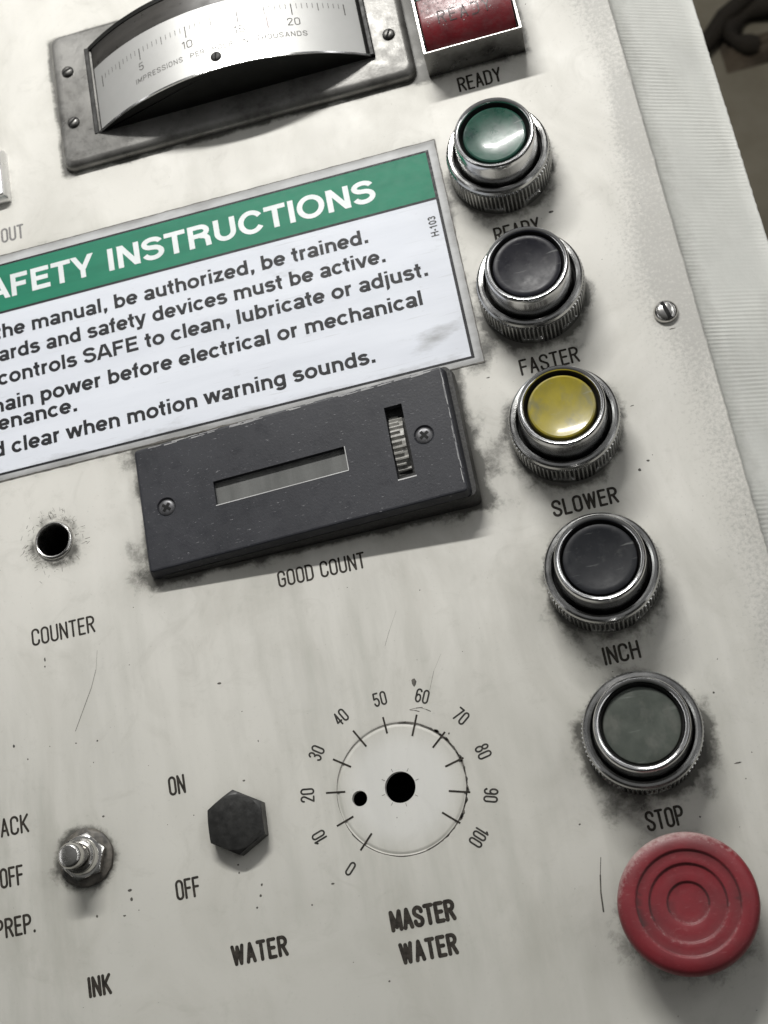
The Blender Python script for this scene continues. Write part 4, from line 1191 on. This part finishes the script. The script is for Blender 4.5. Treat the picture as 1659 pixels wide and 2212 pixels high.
def lens_z(y):
    for (ya, za), (yb, zb) in zip(rows, rows[1:]):
        if ya <= y <= yb: return za + (zb - za) * (y - ya) / (yb - ya)
    return 2.0
mb = MB(); narrow_text(mb, 'READY', .62, 2.98, 26.02, .62, .008, .10, -.01, .30, lambda q: (q[0], q[1], lens_z(q[1]) + .008))
mb.build('lens_lettering', worn('dark_engraving', (0.018, 0.004, 0.005), (0.035, 0.012, 0.013), .5), lr, smooth=0)
mb = MB()      # dust lying along the ridge of the red lens
for i in range(240):
    u = random.random() ** .6; y = 25.9 + (27.38 - 25.9) * u; x = IX0 + .3 + (3.75) * random.random()
    if random.random() < (x / 4.5): continue
    z = lens_z(y) + .006; r = random.uniform(.010, .035)
    a = random.random() * 6
    mb.add([(x + r * math.cos(a + 2 * PI * k / 5) * random.uniform(.5, 1.4), y + r * math.sin(a + 2 * PI * k / 5), z) for k in range(5)], [(0, 1, 2, 3, 4)])
mb.build('dust', worn('grey_dust', (0.33, 0.30, 0.30), (0.22, 0.20, 0.20), .9), lr, smooth=0)

# ------------------------------------------------------------------ counter with thumbwheel
ctr = thing('counter', 'tilted charcoal counter plate with display window and thumbwheel above the words GOOD COUNT', 'counter', (-9, 7.6, 0))
KX0, KX1, KY0, KY1 = -15.84, -2.42, 4.86, 10.30
ZL, ZR = .72, 1.55
def tz(x): return ZL + (ZR - ZL) * (x - KX0) / (KX1 - KX0)
win = (-12.62, -6.97, 6.98, 8.02); slot = (-5.07, -4.33, 6.03, 9.18)
def face_with_openings():
    mb = MB()
    pts = []; edges = []
    def loop(p):
        b = len(pts); pts.extend(Vector(q) for q in p)
        for i in range(len(p)): edges.append((b + i, b + (i + 1) % len(p)))
    inn = .10
    loop(rrect(KX0 + inn, KX1 - inn, KY0 + inn, KY1 - inn, .06, 2))
    rects = [win, slot]
    for x0, x1, y0, y1 in rects: loop([(x0, y0), (x1, y0), (x1, y1), (x0, y1)])
    scr = [(-3.69, 7.60, .42), (-14.76, 7.47, .42)]
    for x, y, r in scr: loop([(x + r * math.cos(2 * PI * i / 32), y + r * math.sin(2 * PI * i / 32)) for i in range(32)])
    r = delaunay_2d_cdt(pts, edges, [], 0, 1e-6)
    V = [(v[0], v[1], tz(v[0])) for v in r[0]]
    F = []
    for f in r[2]:
        cx = sum(V[i][0] for i in f) / len(f); cy = sum(V[i][1] for i in f) / len(f)
        if not (KX0 + inn - .001 < cx < KX1 - inn + .001 and KY0 + inn - .001 < cy < KY1 - inn + .001): continue
        if any(a < cx < b and c < cy < d_ for a, b, c, d_ in rects): continue
        if any(math.hypot(cx - x, cy - y) < rr * .99 for x, y, rr in scr): continue
        # drop triangles outside the rounded corners
        F.append(tuple(f))
    mb.add(V, F)
    # chamfer and flared sides
    steps = [(inn, 0.0), (.045, -.012), (0, -.05), (-.10, -.40), (-.12, -.62)]
    rows = []
    for k, dz in steps:
        rows.append([(x, y, max(tz(x) + dz, .02)) for x, y in rrect(KX0 + k, KX1 - k, KY0 + k, KY1 - k, .06 + max(0, inn - k) * .8, 2)])
    n = len(rows[0]); vs = [v for r_ in rows for v in r_]; fs = []
    for k in range(len(rows) - 1):
        for i in range(n): fs.append((k * n + i, k * n + (i + 1) % n, (k + 1) * n + (i + 1) % n, (k + 1) * n + i))
    mb.add(vs, fs)
    for x0, x1, y0, y1 in rects:
        q = [(x0, y0), (x1, y0), (x1, y1), (x0, y1)]
        mb.add([(x, y, tz(x)) for x, y in q] + [(x, y, tz(x) - .35) for x, y in q], [(i, (i + 1) % 4, 4 + (i + 1) % 4, 4 + i) for i in range(4)])
    for x, y, rr in scr:
        q = [(x + rr * math.cos(2 * PI * i / 32), y + rr * math.sin(2 * PI * i / 32)) for i in range(32)]
        mb.add([(a, b, tz(a)) for a, b in q] + [(x + (a - x) * .8, y + (b - y) * .8, tz(a) - .12) for a, b in q] , [(i, (i + 1) % 32, 32 + (i + 1) % 32, 32 + i) for i in range(32)] + [tuple(32 + i for i in range(32))])
    return mb
plate = face_with_openings().build('cover_plate', M['plastic'], ctr, smooth=7)
# worn bright edges of the cover
mb = MB()
for k in range(60):
    u = random.random(); x = KX0 + .15 + (KX1 - KX0 - .3) * u; l = random.uniform(.15, .6); w = random.uniform(.012, .04); y = KY1 - random.uniform(.03, .12)
    x2 = min(x + l, KX1 - .06)
    mb.add([(x, y - w, tz(x) + .006), (x2, y - w * .6, tz(x2) + .006), (x2, y + .01, tz(x2) + .004), (x, y + .02, tz(x) + .004)], [(0, 1, 2, 3)])
for k in range(26):
    y = random.uniform(KY0 + .2, KY1 - .3); l = random.uniform(.2, .8); x = KX1 - random.uniform(.05, .11); w = random.uniform(.01, .03); y2 = min(y + l, KY1 - .08)
    mb.add([(x - w, y, tz(x) + .006), (x, y, tz(x) + .005), (x, y2, tz(x) + .005), (x - w, y2, tz(x) + .006)], [(0, 1, 2, 3)])
mb.build('edge_wear', worn('scuffed_edge', (0.17, 0.17, 0.18), (0.30, 0.30, 0.30), .5), plate, smooth=0)
mb = MB(); x0, x1, y0, y1 = win; mb.add([(x0 - .05, y0 - .05, tz(x0) - .24), (x1 + .05, y0 - .05, tz(x1) - .24), (x1 + .05, y1 + .05, tz(x1) - .24), (x0 - .05, y1 + .05, tz(x0) - .24)], [(0, 1, 2, 3)])
mb.build('display_window', M['glass'], ctr, smooth=0)
mb = MB()
e = .035
for (a, b, c, d2) in ((x0 - .02, x1 + .02, y0 - e, y0), (x1, x1 + e, y0, y1)):
    mb.add([(a, c, tz(a) + .006), (b, c, tz(b) + .006), (b, d2, tz(b) + .004), (a, d2, tz(a) + .004)], [(0, 1, 2, 3)])
mb.add([(slot[0], slot[2] - .05, tz(slot[0]) + .006), (slot[1] + .03, slot[2] - .05, tz(slot[1]) + .006), (slot[1] + .03, slot[2], tz(slot[1]) + .004), (slot[0], slot[2], tz(slot[0]) + .004)], [(0, 1, 2, 3)])
mb.build('edge_wear', worn('scuffed_window_edge', (0.35, 0.35, 0.35), (0.5, 0.5, 0.5), .5), plate, smooth=0)
# thumbwheel: toothed drum on an axis across the slot
mb = MB(); teeth = 44
cy, R = 7.60, 1.70
cz = tz(-4.7) + .02 - R * .93
vs = []; fs = []
def ring_at(x, off, alt):
    out = []
    for i in range(teeth * 4):
        a = 2 * PI * i / (teeth * 4); ph = i % 4
        tooth_no = i // 4
        rr = R if ph in (0, 1) else R - .11
        if alt and tooth_no % 2 == 1 and ph in (0, 1): rr = R - .10
        out.append((x, cy + rr * math.cos(a), cz + rr * math.sin(a)))
    return out
xs = [(-5.00, 0), (-4.62, 0), (-4.619, 1), (-4.46, 1)]
for x, alt in xs: vs += ring_at(x, 0, alt)
N = teeth * 4
for k in range(3):
    for i in range(N): fs.append((k * N + i, k * N + (i + 1) % N, (k + 1) * N + (i + 1) % N, (k + 1) * N + i))
fs.append(tuple(range(N))); fs.append(tuple(3 * N + i for i in range(N)))
keep = vs
mb.add(vs, fs)
# only what fits inside the plate: the drum is cut by its own shallow well
mb.v = [(x, y, max(z, .12)) for x, y, z in mb.v]
mb.build('thumbwheel', M['wheel'], ctr, smooth=20)
mb = MB(); mb.box(slot[0] + .005, slot[1] - .005, slot[2] + .005, slot[3] - .005, .05, .10); mb.build('wheel_well', M['dark'], ctr)
for x, y, a in ((-3.69, 7.60, 35), (-14.76, 7.47, 50)):
    screw(ctr, 'screw', x, y, tz(x) - .115, .36, .10, M['rubber'] if False else worn('black_screw', (0.07, 0.07, 0.075), (0.11, 0.11, 0.115), .4, .5, 200), 0, math.radians(a), slotw=.17)
# compressed gasket under the lifted right-hand end
mb = MB()
rows = []
for k, f in ((0.0, 0.0), (-.02, .55), (.06, .98)):
    r = []
    for x, y in rrect(KX0 + .22 + k, -2.06 - k, KY0 - .18 + k, KY1 + .22 - k, .35, 5):
        zt = max((tz(min(x, KX1)) - .42) * f, .0)
        r.append((x + .03 * noise.noise((x * 3, y * 3, k)), y + .03 * noise.noise((x * 3, y * 3, 4 + k)), zt))
    rows.append(r)
n = len(rows[0]); vs = [v for r in rows for v in r]; fs = []
for k in range(2):
    for i in range(n): fs.append((k * n + i, k * n + (i + 1) % n, (k + 1) * n + (i + 1) % n, (k + 1) * n + i))
fs.append(tuple(2 * n + i for i in range(n)))
mb.add(vs, fs)
mb.build('gasket', M['rubber'], ctr, smooth=40)

# ------------------------------------------------------------------ threaded bushing, toggle, hex plug, metal block
t = thing('bushing', 'empty metal bushing hole with scuffed rim above the word COUNTER', 'bushing', (-20.0, 7.5, 0))
mb = MB(); mb.lathe([(.86, 0.0), (.85, .05), (.80, .13), (.755, .15), (.71, .13), (.675, .06), (.66, -.1), (.66, -1.4)], 56, -20.0, 7.5)
mb.build('rim', M['steel'], t)
t = thing('toggle_switch', 'stubby steel toggle switch with grimy hex nuts beside the word OFF', 'switch', (-20.07, -5.74, 0))
tx, ty = -20.07, -5.74
mb = MB(); mb.lathe([(1.12, 0), (1.10, .10), (1.0, .16), (.7, .18)], 40, tx, ty, rfun=lambda r, z, i, k: r * (1 + .05 * noise.noise((i * .5, k, 3))), close=True); mb.build('washer', M['gunk'], t)
def hexnut(mb, x, y, r, z0, z1, rot0):
    n = 96
    vs = []; fs = []
    rows = []
    for ring in range(5):
        row = []
        for i in range(n):
            a = 2 * PI * i / n
            q = (a % (PI / 3)) - PI / 6
            hx = r * math.cos(PI / 6) / math.cos(q)
            cr_ = r * .845
            zc = z1 - (hx - cr_) * .62 - .012
            rad, z = [(hx, z0), (hx, zc), (cr_ + .012, z1 - .010), (cr_ - .03, z1), (.02, z1)][ring]
            row.append((x + rad * math.cos(a + rot0), y + rad * math.sin(a + rot0), z))
        rows.append(row)
    vs = [v for r_ in rows for v in r_]
    for k in range(4):
        for i in range(n): fs.append((k * n + i, k * n + (i + 1) % n, (k + 1) * n + (i + 1) % n, (k + 1) * n + i))
    fs.append(tuple(4 * n + i for i in range(n)))
    mb.add(vs, fs)
mb = MB(); hexnut(mb, tx, ty, .93, .14, .50, math.radians(12)); mb.build('hex_nut', M['steel'], t, smooth=25)
mb = MB(); mb.lathe([(.70, .50), (.70, .62), (.66, .68), (.64, .74), (.66, .80), (.64, .90), (.58, .95), (.46, .92), (.42, .80)], 56, tx, ty, close=True); mb.build('collar', M['steel'], t)
lv = Matrix.Rotation(math.radians(5), 3, Vector((.35, -1, 0))) 
mb = MB(); mb.lathe([(.30, .7), (.33, .90), (.46, 1.0), (.49, 1.12), (.49, 1.48), (.47, 1.54), (.40, 1.62), (.36, 1.64), (.02, 1.645)], 48, 0, 0, close=True)
mb.v = [tuple(Vector((tx - .02, ty, 0)) + (lv @ Vector((v[0], v[1], v[2] - .7))) + Vector((0, 0, .7))) for v in mb.v]
mb.build('lever', M['steel'], t)

t = thing('hex_plug', 'black plastic hexagon head plug between the words ON and OFF', 'plug', (-13.80, -5.68, 0))
mb = MB(); hexnut(mb, -13.80, -5.68, 1.24, 0, .66, math.radians(90 - 2)); mb.build('plug_head', M['blackcap'], t, smooth=22)

t = thing('metal_switch_block', 'polished metal block cut off by the left edge above the word OUT', 'switch', (-22.4, 25.6, 0))
mb = MB()
slab(mb, lambda k: rrect(-24.6 + k, -20.28 - k, 24.35 + k, 27.05 - k, .08, 2), [(0, 0), (.03, .30), (.10, .42), (.13, .55), (.17, .60)])
mb.build('block', M['mirror'], t, smooth=25)
